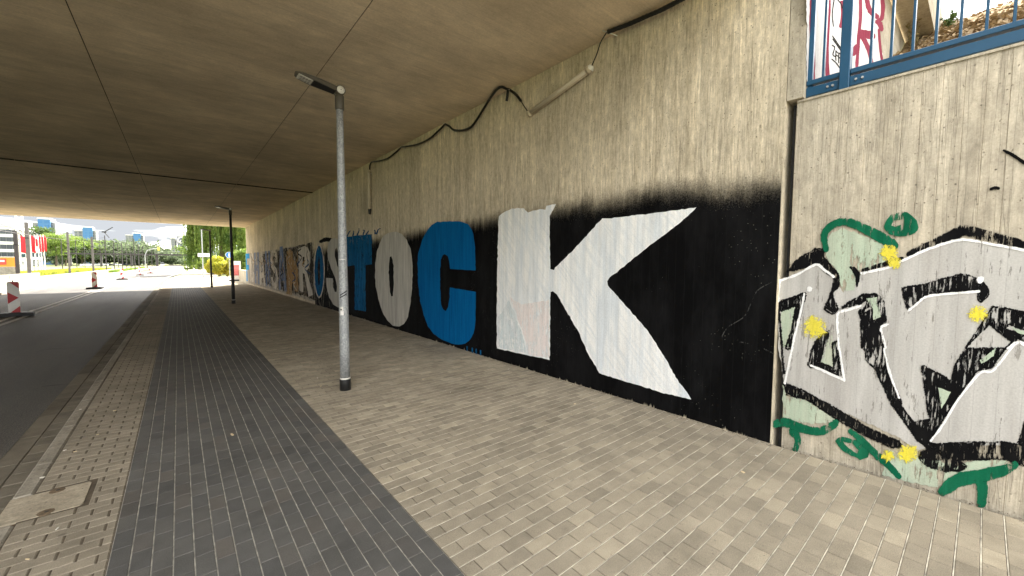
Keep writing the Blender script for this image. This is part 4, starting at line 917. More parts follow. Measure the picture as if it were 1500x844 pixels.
def run(name, pts, r, mat, off=0.06):
    P = smooth_loop([(q[0], q[1]) for q in pts], 8, False); W_ = [wp(q[0], q[1], off) for q in P]; rr = [r*(1+0.10*(i % 2)) for i in range(len(W_))]
    MB().tube(W_, rr, 8).build(name, mat, cable, True)
run('conduit', [(1010, -8), (995, 1), (970, 14), (945, 25), (920, 36), (890, 47)], 0.024, BLACKP, 0.10)
run('lead', [(889, 47), (880, 62), (874, 80), (867, 96)], 0.007, BLACKP, 0.08)
run('lead', [(774, 165), (768, 156), (763, 148)], 0.007, BLACKP)
run('conduit', [(763, 148), (756, 139), (747, 132), (742, 130.5), (735, 127.5), (728, 131), (718, 144), (708, 160), (698, 176), (690, 186), (678, 191), (665, 190.5), (658, 185), (652, 182)], 0.020, BLACKP)
run('conduit', [(744, 131), (743.5, 138), (742, 148)], 0.020, BLACKP, 0.09)
run('conduit', [(652, 182), (642, 192), (628, 204), (610, 212), (588, 215.5)], 0.019, BLACKP)
run('conduit', [(588, 215.5), (580, 223), (568, 232), (555, 236), (545, 237.5), (542, 242), (541.5, 250)], 0.019, BLACKP)
for (px, py) in ((889, 47), (652, 182), (588, 215.5), (748, 132.5)):
    P = wp(px, py, 0.07); MB().tube([P+Vector((0.075, -0.1, -0.06)), P, P+Vector((-0.02, 0.05, 0.03))], 0.006, 6).build('bracket', STEEL, cable)

# ================================================================== GUIDE BEACONS on the double line
def beacon(name='guide_beacon'):
    B = thing(name, '', 'beacon', (0, 0, 0), 'red and white guide beacons along the road')
    bp = [(-0.125, 0.12), (0.125, 0.12), (0.125, 1.09), (0.10, 1.12), (-0.10, 1.12), (-0.125, 1.09)]
    MB().prism(bp, 1, -0.03, 0.03).build('panel', SIGNW, B)
    for s_, y0, y1 in ((1, -0.0325, -0.0302), (-1, 0.0302, 0.0325)):
        for poly in ([(-0.075, 1.117), (0.09, 1.117), (0.122, 1.085), (0.122, 0.90)], [(-0.122, 0.79), (0.105, 0.60), (-0.122, 0.41)], [(-0.08, 0.125), (0.122, 0.33), (0.122, 0.125)]):
            MB().prism([(s_*a, b) for a, b in poly], 1, y0, y1).build('red_chevron', SIGNR, B)
    MB().prism([(-0.42, 0.0), (0.42, 0.0), (0.40, 0.10), (0.2, 0.125), (-0.2, 0.125), (-0.40, 0.10)], 1, -0.2, 0.2).build('foot', BLACKP, B)
    MB().tube([(0, 0, 1.12), (0, 0, 1.165)], 0.016, 8).build('handle', DGREY, B)
    return B
b0 = beacon()
BL = ['red and white guide beacon standing in the bridge shade on the double white line', 'guide beacon just outside the bridge shadow at the end of the double line', 'second guide beacon beyond the bridge shadow on the sunny road', 'third guide beacon beyond the bridge shadow on the sunny road', 'farthest guide beacon of the row on the sunny road']
for k, (px, py, rz) in enumerate(((22, 463.5, -6), (139, 423.5, -4), (179, 409.8, -6), (205, 403.5, -4), (220, 400.6, -5))):
    b = b0 if k == 0 else copy_tree(b0); P = gnd(px, py, -0.1); b.location = (P[0], P[1], -0.0935); b.rotation_euler.z = R(rz+12); b['label'] = BL[k]

# litter on the pavement
LM = [plain('paper_scrap', (0.62, 0.59, 0.52), 0.8), plain('cigarette_end', (0.60, 0.48, 0.30), 0.8)]
for k, (px, py) in enumerate(((554, 497), (340, 637), (1108, 668), (1088, 692), (660, 575), (620, 556), (465, 554), (470, 566), (745, 541), (842, 592), (95, 660), (143, 637), (62, 700), (110, 662), (118, 600), (168, 602), (84, 775), (40, 820))):
    P = gnd(px, py); big = k == 1
    M_ = MB(); a = rng.uniform(0, 3.1); l = 0.03 if big else rng.uniform(0.008, 0.016); w = l*(0.25 if k % 3 else 0.6); ca, sa = math.cos(a), math.sin(a)
    pts = [(u*ca-v*sa, u*sa+v*ca) for u, v in ((-l, -w), (-l*.2, -w*1.3), (l, -w), (l, w*.7), (0, w*1.2), (-l, w))]
    o = M_.prism([(P[0]+q[0], P[1]+q[1]) for q in pts], 2, 0.0012, 0.0055).build('litter_scrap', LM[k % 2])
    tag(o, 'small pale scrap of litter lying on the paving stones', 'litter', 'scraps of litter on the paving')

# ================================================================== BEYOND THE BRIDGE
def P3(px, py, Y): return on(px, py, 1, Y)
# concrete barrier units along the tram side
BPROF = [(-0.30, 0.0), (0.30, 0.0), (0.27, 0.10), (0.12, 0.34), (0.10, 0.80), (-0.10, 0.80), (-0.12, 0.34), (-0.27, 0.10)]
for k, (y0, y1, lab) in enumerate(((26, 31.9, 'pale precast concrete barrier unit inside the bridge shade beside the tram bed'), (32, 37.9, 'pale precast concrete barrier unit under the edge of the bridge beside the tram bed'), (38, 43.9, 'pale precast concrete barrier unit first in the sun beside the tram bed'), (44, 52, 'pale precast concrete barrier unit ending the tall run beside the tram bed'))):
    B = thing('concrete_barrier', lab, 'barrier', (-9.2, (y0+y1)/2, -0.03), 'concrete barriers beside the tram bed')
    MB().prism([(-9.2+a, b-0.03) for a, b in BPROF], 1, y0, y1).build('body', CBAR, B)
    for y in (y0+1, y1-1): MB().box(-8.94, -8.88, y-0.08, y+0.08, 0.0, 0.06).build('drain_slot', BLACKP, B)
lw = boards('retaining_wall', 4.32, 4.6, 38.3, 47, -0.2, 1.05, 0.3, CPLAIN, None); tag(lw, 'low concrete retaining wall running on from the far end of the underpass', 'wall')
low = MB().prism([(-9.35, -0.05), (-9.05, -0.05), (-9.1, 0.42), (-9.3, 0.42)], 1, 52.3, 95).build('low_wall', CKERB); tag(low, 'low dark concrete edge wall continuing past the tall barriers', 'wall')

# tram masts
def mast(label, px, ytop, Y, w, mat, arm=None, shape='sq'):
    B = P3(px, 395, Y); x = float(B[0]); zt = float(P3(px, ytop, Y)[2]); M_ = thing('tram_mast', label, 'mast', (x, Y, -0.11), 'masts along the tram line')
    if shape == 'sq': MB().prism([(x-w/2, Y-w/2), (x+w/2, Y-w/2), (x+w/2, Y-w*0.3), (x+w*0.12, Y-w*0.22), (x+w*0.12, Y+w*0.22), (x+w/2, Y+w*0.3), (x+w/2, Y+w/2), (x-w/2, Y+w/2), (x-w/2, Y+w*0.3), (x-w*0.12, Y+w*0.22), (x-w*0.12, Y-w*0.22), (x-w/2, Y-w*0.3)], 2, -0.11, zt).build('column', mat, M_)
    else: MB().lathe((x, Y, -0.11), [(w/2, 0), (w/2*0.9, zt*0.5), (w/2*0.75, zt+0.1)], 10).build('column', mat, M_)
    MB().box(x-w*0.9, x+w*0.9, Y-w*0.9, Y+w*0.9, -0.12, 0.12).build('footing', CBAR, M_)
    MB().box(x-w*0.58, x+w*0.58, Y-w*0.58, Y+w*0.58, zt*0.72, zt*0.72+0.08).build('band', BLACKP, M_)
    if arm:
        d, za = arm; MB().tube([(x, Y, zt*za), (x+d, Y, zt*za+0.35), (x+d*1.02, Y, zt*za+0.1)], 0.05, 6).build('bracket_arm', mat, M_); MB().tube([(x, Y, zt*za+0.9), (x+d, Y, zt*za+0.35)], 0.02, 5).build('stay_wire', mat, M_)
    return M_
mast('dark square tram mast without arm beside the red flags', 26, 339, 54, 0.22, POSTD)
mast('tall brown-grey tram mast rising in front of the flags', 43, 326, 58, 0.23, POSTG)
mast('grey tram mast where the tall concrete barrier ends', 102, 340, 78, 0.20, POSTG)
mast('grey tram mast with rounded head behind the low edge wall', 137, 347, 90, 0.24, POSTG)
mast('slim dark tram mast carrying a lamp and bracket arm', 156, 345, 100, 0.16, POSTD, (-3.0, 0.8), 'rd')
for k, (px, yt, Y, lab) in enumerate(((180, 356, 130, 'slim tram mast in front of the parked cars'), (186, 357, 150, 'slim tram mast behind the parked cars'), (198, 350, 120, 'tall thin black tram mast in the middle of the row'), (204, 357, 125, 'thin black tram mast beside the tallest one'), (216, 366, 160, 'short far tram mast near the signal arm'), (223, 364, 175, 'farthest tram mast near the footbridge'), (92, 351, 140, 'slim mast standing by the round trees'), (113, 352, 160, 'thin mast between the two square grey masts'), (125, 354, 185, 'thin mast in front of the round light green tree'), (148, 355, 170, 'thin mast just before the mast with the lamp'), (168, 353, 145, 'thin dark mast right of the mast with the lamp'), (174, 358, 190, 'short thin mast near the parked silver car'), (192, 358, 180, 'short thin mast left of the tallest thin mast'), (210, 362, 190, 'thin far mast just left of the signal arm'), (229, 367, 210, 'tiny far mast beneath the signal head'))): mast(lab, px, yt, Y, 0.19, POSTD, None, 'rd')
# lamp on the slim mast
Lq = P3(155, 340, 99.6); sl = thing('street_lamp', 'small angled street lamp on top of the slim tram mast', 'lamp', Lq)
MB().tube([Lq+np.array((0.4, 0, -1.0)), Lq+np.array((-0.2, 0, 0.0)), Lq+np.array((0.9, 0, 0.9))], [0.05, 0.10, 0.07], 6).build('arm', DGREY, sl); MB().bbox(Lq[0]-0.5, Lq[0]+0.1, Lq[1]-.15, Lq[1]+.15, Lq[2]-.1, Lq[2]+.1, .03).build('head', DGREY, sl)
# overhead wires
for k, (pa, pb, lab) in enumerate((((-30, 322, 34), (44, 340, 90), 'upper overhead tram wire over the glass office'), ((-30, 333, 34), (120, 352, 160), 'lower overhead tram wire running towards the masts'), ((-30, 316, 36), (60, 345, 110), 'thin overhead stay wire above the flags'), ((75, 338, 75), (156, 352, 100), 'overhead tram wire between the grey masts'))):
    A, B = P3(*pa), P3(*pb); pts = [A+(B-A)*u-np.array((0, 0, 1.0*u*(1-u))) for u in np.linspace(0, 1, 9)]
    tag(MB().tube(pts, 0.022, 5).build('overhead_wire', POSTD), lab, 'wire')
# lattice mast
LT = P3(28.5, 330, 140); lm = thing('lattice_mast', 'white lattice radio mast behind the flags', 'mast', (LT[0], 140, -0.1)); w = 0.5
for sx in (-1, 1):
    for sy in (-1, 1): MB().tube([(LT[0]+sx*w, 140+sy*w, -0.1), (LT[0]+sx*w*.8, 140+sy*w*.8, 20)], 0.09, 5).build('leg', WHITEP, lm)
br = MB()
for k in range(13):
    z = 1.5*k
    for s_ in (-1, 1): br.tube([(LT[0]-w, 140+s_*w, z), (LT[0]+w, 140+s_*w, z+1.5)], 0.05, 4); br.tube([(LT[0]+w, 140+s_*w, z), (LT[0]-w, 140+s_*w, z+1.5)], 0.05, 4)
br.build('bracing', WHITEP, lm, kind='stuff')
# flags
FW = plain('flag_white', (0.75, 0.74, 0.72), 0.7)
FR = plain('flag_red', (0.55, 0.025, 0.035), 0.7); FD = plain('flag_dark', (0.03, 0.06, 0.07), 0.7)
FL = ['tall white flagpole with a broad red banner hanging beside the dark mast', 'red banner on a white pole just past the brown-grey mast', 'mostly white banner with a red centre on a white pole', 'narrow red banner on a white pole, third of the close group', 'narrow red banner on a white pole, next to the end of the group', 'last narrow red banner of the flag group beside the round tree']
for k, (px, wd) in enumerate(((31, 0.70), (46.5, 0.45), (52.5, 0.42), (57.5, 0.26), (61.5, 0.26), (65.4, 0.28))):
    Y = 108+1.5*k; B = P3(px, 381, Y); T = P3(px, 344, Y); x = float(B[0]); f_ = thing('banner_flag', FL[k], 'flag', (x, Y, -0.1), 'banner flags in front of the office')
    MB().lathe((x, Y, -0.1), [(0.09, 0), (0.06, float(T[2])+0.1)], 8).build('pole', FW, f_)
    zt = float(T[2])-0.15; v = []; n = 10; hb = 2.9 if k != 2 else 3.0
    for i in range(n+1):
        for j in range(6): v.append((x+0.08+wd*j/5, Y+0.10*math.sin(j*1.3+i*0.5+k), zt-hb*i/n-0.05*j))
    fc = [(i*6+j, i*6+j+1, (i+1)*6+j+1, (i+1)*6+j) for i in range(n) for j in range(5)]
    cl = obj('cloth', v, fc, FR if k != 2 else FW, f_, True); md = cl.modifiers.new('thick', 'SOLIDIFY'); md.thickness = 0.02
    MB().box(x+0.12, x+wd*0.75, Y-0.12, Y+0.12, zt-hb-0.9, zt-hb-0.25).build('lower_panel', FD, f_)
    if k == 2: MB().box(x+0.14, x+0.36, Y-0.14, Y-0.12, zt-1.9, zt-0.6).build('emblem', FR, f_)
# orange hoarding on a concrete plinth
a, b = P3(-8, 391, 70), P3(23, 391, 70); zt = float(P3(10, 377, 70)[2]); ob = thing('hoarding', 'orange and red advertising hoarding on a pale concrete plinth', 'hoarding', ((a[0]+b[0])/2, 70, -0.1))
MB().box(a[0], b[0], 69.9, 70.1, float(a[2])+0.01, zt).build('board', plain('orange_print', (0.80, 0.22, 0.03), 0.6, var=0.15, sc=0.8), ob); MB().box(a[0]+0.1, (a[0]*.42+b[0]*.58), 69.87, 69.898, float(a[2])+.25, zt-.15).build('red_panel', plain('red_print', (0.65, 0.06, 0.05), 0.6), ob)
MB().box(a[0]+0.25, a[0]*.5+b[0]*.5, 69.84, 69.868, float(a[2])+.55, float(a[2])+.75).build('text_band', FW, ob)
MB().bbox(a[0]-.2, b[0]+.1, 69.7, 70.3, -0.13, float(a[2]), 0.03).build('plinth', CBAR, ob)

# glass office block with pale bands
of = thing('office_building', 'white banded office building with dark strip windows behind the tram line', 'building', (-70, 260, -0.1))
xo1 = float(P3(37, 370, 260)[0]); yo = 260; xo0 = xo1-24; WB = plain('white_cladding', (0.62, 0.62, 0.60), 0.6, var=0.05)
MB().box(xo0+.3, xo1-.3, yo+.3, yo+25, -0.1, 15.0).build('core', plain('grey_core', (0.22, 0.23, 0.24), 0.5), of)
for s_ in range(5):
    z = 2.6+3.1*s_; MB().box(xo0, xo1, yo, yo+25.3, z, z+1.25).build('spandrel', WB, of)
    if s_ < 4:
        for k in range(15): MB().box(xo0+0.6+1.55*k, xo0+1.95+1.55*k, yo+0.12, yo+0.28, z+1.3, z+3.05).build('window', GLASS, of)
MB().box(xo0-.3, xo1+.3, yo-.3, yo+25.5, 16.3, 16.7).build('roof', WB, of)
MB().box(xo1-9, xo1-4, yo+3, yo+9, 16.7, 18.8).build('plant_room', plain('grey_box', (0.35, 0.36, 0.38), 0.6), of)

# high-rise blocks
def facade(name, c1, c2, wx, wz, ms):
    t = NT(name, 0.5); p = t.pos(); sp = t.nd('SeparateXYZ', {0: p}); cm_ = t.nd('CombineXYZ', {0: sp.outputs[0], 1: sp.outputs[2], 2: 0.0})
    b = t.nd('TexBrick', {'Vector': cm_.outputs[0], 'Scale': 1.0, 'Brick Width': wx, 'Row Height': wz, 'Mortar Size': ms, 'Color1': (*c1, 1), 'Color2': (*[k*1.25 for k in c1], 1), 'Mortar': (*c2, 1)}, offset=0.0); t.base(b.outputs[0]); return t.m
FBL = facade('blue_facade', (0.035, 0.115, 0.25), (0.055, 0.15, 0.29), 3.2, 2.8, 0.45); FGR = facade('grey_facade', (0.09, 0.105, 0.12), (0.20, 0.205, 0.20), 3.0, 2.8, 0.55); FVI = facade('pale_facade', (0.085, 0.095, 0.14), (0.17, 0.175, 0.22), 2.6, 2.8, 0.5)
def tower(label, Y, parts, extra=None):
    cxp = (parts[0][0]+parts[0][1])/2; B = P3(cxp, 385, Y); T = thing('tower_block', label, 'building', (B[0], Y, -0.1), 'tower blocks on the skyline')
    for k, (pa, pb, yt, m, dy, nm) in enumerate(parts):
        x0, x1 = float(P3(pa, yt, Y)[0]), float(P3(pb, yt, Y)[0]); zt = float(P3(pa, yt, Y)[2])
        MB().bbox(x0, x1, Y+dy, Y+dy+16, -0.1, zt, 0.05).build(nm, m, T); MB().box(x0-.15, x1+.15, Y+dy-.15, Y+dy+16.1, zt, zt+0.9).build('parapet', WHITEP, T)
    return T
tower('tower block with bright blue centre between grey wings above the flags', 420, [(54.8, 73, 320.6, FBL, 0, 'blue_front'), (45.5, 54.7, 326, FGR, 3, 'wing'), (73.1, 79, 326, FGR, 3, 'wing')])
tower('tower block with blue corner and pale left wing over the round trees', 600, [(120.5, 135, 333, FBL, 0, 'blue_front'), (108, 120.4, 337.5, FGR, 3, 'wing'), (135.1, 139.5, 338, FGR, 3, 'wing')])
tower('small pale tower block with light blue front on the wooded skyline', 750, [(195, 206, 342, FBL, 0, 'blue_front'), (183.5, 194.9, 344.5, FGR, 3, 'wing'), (206.1, 210, 345, FGR, 3, 'wing')])
tw = tower('pale violet tower block with a round white disc and roof aerial', 700, [(259, 271, 346, FVI, 0, 'front'), (249.7, 256.5, 349, FGR, 3, 'wing'), (256.6, 258.9, 352, FGR, 5, 'link')])
D = P3(266, 352, 699.4); MB().tube([tuple(D), (D[0], D[1]-0.5, D[2])], 4.4, 24).build('disc', SIGNW, tw); MB().tube([(D[0], D[1]-.52, D[2]), (D[0], D[1]-.7, D[2])], 3.4, 20).build('disc_face', FVI, tw)
MB().tube([(D[0]-3, D[1]-.8, D[2]-3), (D[0]+3, D[1]-.8, D[2]+3)], 0.6, 5).build('disc_bar', SIGNW, tw); A = P3(266, 345, 706); MB().tube([tuple(A), (A[0], A[1], A[2]+6)], [0.5, 0.15], 6).build('aerial', POSTD, tw)

# footbridge / pipe bridge far down the road
xa, xb = float(P3(95, 372, 250)[0]), float(P3(306, 372, 250)[0]); fb = thing('footbridge', 'long dark girder footbridge crossing the road in the distance', 'bridge', ((xa+xb)/2, 250, -0.1))
MB().box(xa, xb, 249, 251, 5.05, 5.75).build('girder', POSTD, fb); MB().box(xa, xb, 248.9, 249.0, 6.55, 6.65).build('handrail', POSTG, fb)
for u in (0.03, 0.22, 0.42, 0.60, 0.955): x = xa+(xb-xa)*u; MB().box(x-.35, x+.35, 249.4, 250.6, -0.15, 5.05).build('pier', POSTD, fb)

# cars
CARM = {n: plain('car_'+n, c, 0.25, 0.0, 0.03) for n, c in dict(white=(0.72, 0.72, 0.71), silver=(0.42, 0.43, 0.44), black=(0.02, 0.02, 0.022), blue=(0.03, 0.07, 0.2), red=(0.35, 0.02, 0.02)).items()}
def car(label, x, y, rz, col, van=False, group=None):
    C = thing('car', label, 'car', (0, 0, 0), group)
    Lh, Wd = 2.15, 0.88; zr = 1.9 if van else 1.45
    side = [(-Lh, .35), (-Lh, .75), (-Lh*.93, .92), (-Lh*.45, 1.0), (Lh*.55, 1.02), (Lh*.96, .95), (Lh, .7), (Lh, .35)] 
    MB().prism(side, 0, -Wd, Wd).build('body', CARM[col], C)
    cab = [(-Lh*.48, 1.0), (-Lh*.2, zr-.03), (Lh*.45, zr), (Lh*.85, 1.0)] if not van else [(-Lh*.8, 1.0), (-Lh*.55, zr-.05), (Lh*.95, zr), (Lh*.98, 1.0)]
    v = [(s_*(Wd-.06 if z < 1.1 else Wd-.2), yy_, z) for s_ in (-1, 1) for yy_, z in cab]; MB().add(v, [(0, 1, 2, 3), (7, 6, 5, 4), (0, 4, 5, 1), (1, 5, 6, 2), (2, 6, 7, 3)]).build('cabin', GLASS, C)
    MB().bbox(-Wd+.2, Wd-.2, cab[1][0]-.05, cab[2][0]+.05, zr-.02, zr+.03, .01).build('roof', CARM[col], C)
    for sx in (-1, 1):
        for yy_ in (-1.3, 1.3):
            wh = MB().tube([(sx*(Wd-.18), yy_, .31), (sx*(Wd+.01), yy_, .31)], .31, 16).build('wheel', BLACKP, C); MB().tube([(sx*(Wd+.011), yy_, .31), (sx*(Wd+.02), yy_, .31)], .19, 12).build('rim', CARM['silver'], wh)
        MB().box(sx*.72-.14, sx*.72+.14, -Lh-.015, -Lh+.05, .66, .8).build('headlight', SIGNW, C); MB().box(sx*.74-.1, sx*.74+.1, Lh-.05, Lh+.015, .72, .88).build('tail_light', SIGNR, C)
    C.location = (x, y, -0.1 if group != 'cars parked beyond the tram line' else -0.155); C.rotation_euler.z = rz; return C
def road_car(label, px, py, col, van=False, rz=0): P = gnd(px, py, -0.1); car(label, float(P[0]), float(P[1]), rz, col, van, 'cars on the far road')
road_car('dark car driving towards the bridge down the middle of the road', 252, 388.6, 'black'); road_car('white van on the left side of the far road', 238, 389.5, 'white', True, math.pi)
road_car('white car at the right kerb of the far road', 271, 389.2, 'white'); road_car('silver car just ahead of the white car at the kerb', 264, 388.0, 'silver')
rows = (('white', 'white car parked behind the slim mast with the lamp'), ('silver', 'silver car parked beside the parked white car'), ('white', 'second white car in the parking row beyond the tram line'), ('black', 'black car in the parking row beyond the tram line'), ('white', 'white car at the middle of the parking row'), ('blue', 'blue car in the parking row beyond the tram line'), ('silver', 'silver car towards the end of the parking row'), ('white', 'last white car of the parking row near the footbridge pier'))
for k, (c, l) in enumerate(rows):
    P = gnd(128+10.5*k, 390.5-0.25*k, -0.155); car(l, float(P[0]), float(P[1]), 1.57+0.2*math.sin(k*2.0), c, False, 'cars parked beyond the tram line')

# signs and posts on the far pavement
pz = gnd(298, 407); sg = thing('sign_post', 'white direction sign board on a tall grey pole by the far pavement', 'sign', pz)
MB().lathe(tuple(pz), [(0.075, -0.02), (0.07, 1.2), (0.055, 1.25), (0.05, 5.4)], 12).build('pole', GALV, sg)
q0, q1 = P3(289.5, 371, pz[1]-.08), P3(307.5, 376.5, pz[1]-.08); MB().bbox(q0[0], q1[0], pz[1]-.10, pz[1]-.07, q1[2], q0[2], .01).build('board', SIGNW, sg)
for k in range(9): x = q0[0]+(q1[0]-q0[0])*(0.16+0.075*k); MB().box(x, x+0.06*(1 if k % 3 else .5), pz[1]-.104, pz[1]-.1005, q1[2]+.13, q1[2]+.13+(.16 if k % 4 == 0 else .11)).build('letter_mark', POSTG, sg)
bs = P3(335.5, 373.5, 52); rs = thing('path_sign', 'round blue footpath sign on a thin pole beside the yellow bush', 'sign', (bs[0], 52, 0))
MB().tube([(bs[0], 52.03, -0.02), (bs[0], 52.03, bs[2]+.3)], .03, 8).build('pole', GALV, rs); MB().tube([(bs[0], 52, bs[2]), (bs[0], 51.98, bs[2])], .32, 24).build('disc', SIGNW, rs); MB().tube([(bs[0], 51.979, bs[2]), (bs[0], 51.972, bs[2])], .29, 24).build('blue_face', SIGNB, rs)
MB().box(bs[0]-.05, bs[0]+.05, 51.964, 51.971, bs[2]-.18, bs[2]+.08).build('figure_mark', SIGNW, rs); MB().box(bs[0]-.04, bs[0]+.04, 51.964, 51.971, bs[2]+.1, bs[2]+.17).build('figure_mark', SIGNW, rs)
ps = P3(347, 409, 45); pb_ = thing('poster_board', 'white and red poster board standing on a low foot by the end of the underpass', 'poster', (ps[0], 45, 0))
MB().bbox(ps[0]-.33, ps[0]+.33, 44.96, 45.04, .12, 1.85, .01).build('board', SIGNW, pb_); MB().box(ps[0]-.2, ps[0]+.22, 44.952, 44.9595, .5, 1.5).build('print', plain('poster_pink', (0.55, 0.16, 0.16), 0.6, var=0.4, sc=5), pb_); MB().bbox(ps[0]-.6, ps[0]+.5, 44.8, 45.2, 0.0, .12, .02).build('foot', BLACKP, pb_); MB().box(ps[0]+.34, ps[0]+.40, 44.96, 45.04, .1, 1.9).build('frame_post', DGREY, pb_)
for k, (px, py, hx, hy, Y, lab) in enumerate(((294, 391, 277, 341, 130, 'tall street lamp arching over the far road from the right verge'), (289, 389, 274, 352, 175, 'smaller far street lamp behind the arching one on the right verge'))):
    B = P3(px, py, Y); Hd = P3(hx, hy, Y); o = thing('street_lamp', lab, 'lamp', (B[0], Y, -0.1)); MB().tube([(B[0], Y, -0.1), (B[0], Y, Hd[2]-1), (B[0]-.5, Y, Hd[2]-.2), (Hd[0]+.8, Y, Hd[2])], [.11, .07, .06, .05], 8).build('pole', GALV, o); MB().bbox(Hd[0]-.1, Hd[0]+.95, Y-.16, Y+.16, Hd[2]-.09, Hd[2]+.07, .03).build('head', WHITEP, o)
B = P3(213, 389, 150); Hd = P3(233, 364.5, 150); o = thing('signal_arm', 'curved pale signal arm reaching over the left lane', 'signal', (B[0], 150, -0.1))
MB().tube([(B[0], 150, -.1), (B[0], 150, Hd[2]-2), (B[0]+.5, 150, Hd[2]-.5), (B[0]+2, 150, Hd[2]), (Hd[0], 150, Hd[2])], .10, 8).build('arm', GALV, o); MB().bbox(Hd[0]-.35, Hd[0]+.15, 149.7, 150.0, Hd[2]-.5, Hd[2]+.5, .03).build('signal_head', plain('signal_yellow', (0.6, 0.5, 0.1), 0.5), o)

# ------------------------------------------------------------------ vegetation
def leaf_quads(C, s, flat=0.5):
    n = len(C); d1 = rng.normal(size=(n, 3)); d1 /= np.linalg.norm(d1, axis=1)[:, None]; r_ = rng.normal(size=(n, 3)); d2 = np.cross(d1, r_); d2 /= np.linalg.norm(d2, axis=1)[:, None]
    k = (s*rng.uniform(0.6, 1.4, n))[:, None]; d1 = d1*k; d2 = d2*k*flat; return np.stack([C-d1, C-d2, C+d1, C+d2], 1)
def crown_pts(c, r, n, clumps):
    cc = rng.normal(size=(clumps, 3)); cc /= np.linalg.norm(cc, axis=1)[:, None]; cc *= rng.uniform(0.35, 0.85, clumps)[:, None]; k = rng.integers(0, clumps, n)
    q = rng.normal(size=(n, 3)); q /= np.linalg.norm(q, axis=1)[:, None]; q *= (rng.uniform(0.3, 1, n)**0.5)[:, None]
    return np.array(c)+(cc[k]+q*rng.uniform(0.22, 0.42, clumps)[k][:, None])*np.array(r)
def tree(name, label, x, y, h, rx, rz, mat, n=2600, leaf=0.28, clumps=26, group=None, trunk=0.35, zc=None):
    T = thing(name, label, 'tree' if 'bush' not in name else 'bush', (x, y, -0.14), group); zc = zc or h-rz
    tk = MB().tube([(x, y, -0.2), (x+.1, y, zc*.45), (x-.05, y+.1, zc)], [trunk, trunk*.75, trunk*.4], 8)
    for k in range(6):
        a = 6.28*k/6+rng.uniform(0, 1); tk.tube([(x, y, zc*.5), (x+math.cos(a)*rx*.35, y+math.sin(a)*rx*.35, zc*.85), (x+math.cos(a)*rx*.6, y+math.sin(a)*rx*.6, zc+rz*.3)], [trunk*.45, trunk*.25, trunk*.1], 6)
    tk.build('trunk', BARK, T); quads_obj('crown', leaf_quads(crown_pts((x, y, zc), (rx, rx, rz), n, clumps), leaf), mat, T); return T
# weeping willow
wx, wy = float(P3(324, 380, 76)[0]), 76.0; wt = thing('willow_tree', 'large weeping willow with hanging green strands beyond the right end of the underpass', 'tree', (wx, wy, -0.14))
tk = MB().tube([(wx, wy, -.2), (wx+.2, wy, 3), (wx, wy, 6.5)], [.5, .42, .25], 10)
for k in range(9):
    a = 6.28*k/9; tk.tube([(wx, wy, 4.5), (wx+math.cos(a)*1.5, wy+math.sin(a)*1.5, 8), (wx+math.cos(a)*2.8, wy+math.sin(a)*2.8, 9.2)], [.2, .13, .05], 6)
tk.build('trunk', BARK, wt); C = []
WC = [(rng.uniform(0, 6.28), 3.9*math.sqrt(rng.uniform(0.1, 1)), rng.uniform(3.2, 9.0), rng.normal(0, .7)) for _ in range(85)]
for k in range(1000):
    a, r_, lk, zk = WC[k % 85]; a += rng.normal(0, .09); r_ += rng.normal(0, .22); x0, y0 = wx+r_*math.cos(a), wy+r_*math.sin(a); zt = 10.6-0.22*r_*r_*0.7+zk+rng.normal(0, .4); ln = max(1.5, lk*(0.55+0.45*r_/4.1)*rng.uniform(.75, 1.1)); m = int(ln/0.11)
    zz_ = zt-np.linspace(0, ln, m); C.append(np.stack([x0+np.cumsum(rng.normal(0, .012, m))+rng.normal(0, .05, m)+.12*math.cos(a)*np.linspace(0, 1, m), y0+rng.normal(0, .06, m)+.12*math.sin(a)*np.linspace(0, 1, m), np.maximum(zz_, .8)], 1))
C = np.concatenate(C); d = rng.normal(0, .05, (len(C), 3)); d[:, 2] = -.15*rng.uniform(.6, 1.4, len(C)); e = rng.normal(0, .05, (len(C), 3)); e[:, 2] *= .3
quads_obj('crown', np.stack([C-d, C-e, C+d, C+e], 1), WILLOW, wt)
def bush(label, px, py, Y, r, h, mat, n=1800, leaf=.11):
    B = P3(px, py, Y); x = float(B[0]); T = thing('bush', label, 'bush', (x, Y, -.1), 'bushes beyond the underpass')
    st = MB()
    for k in range(7): a = 6.28*k/7; st.tube([(x, Y, -.15), (x+math.cos(a)*r*.5, Y+math.sin(a)*r*.5, h*.6)], [.04, .015], 5)
    st.build('stems', BARK, T); C = crown_pts((x, Y, h*.52), (r, r, h*.52), n, 18); C[:, 2] = np.abs(C[:, 2]+.05); quads_obj('foliage', leaf_quads(C, leaf, .6), mat, T)
bush('bright yellow bush in front of the willow', 322, 404, 62, 1.5, 2.5, YBUSH, 4200)
bush('yellow bush beside the round blue path sign', 333, 404, 60, 1.0, 2.2, YBUSH, 2600)
bush('yellow-green tall bush against the end of the underpass wall', 352, 398, 56, 1.3, 3.6, LLEAF, 3200)
bush('dim yellow bush at the willow foot by the dark lamp post', 313, 398, 72, 1.3, 2.0, YBUSH, 2000)
bush('green bush beyond the white direction sign', 293, 389, 120, 2.4, 3.4, LLEAF, 2000, .2)
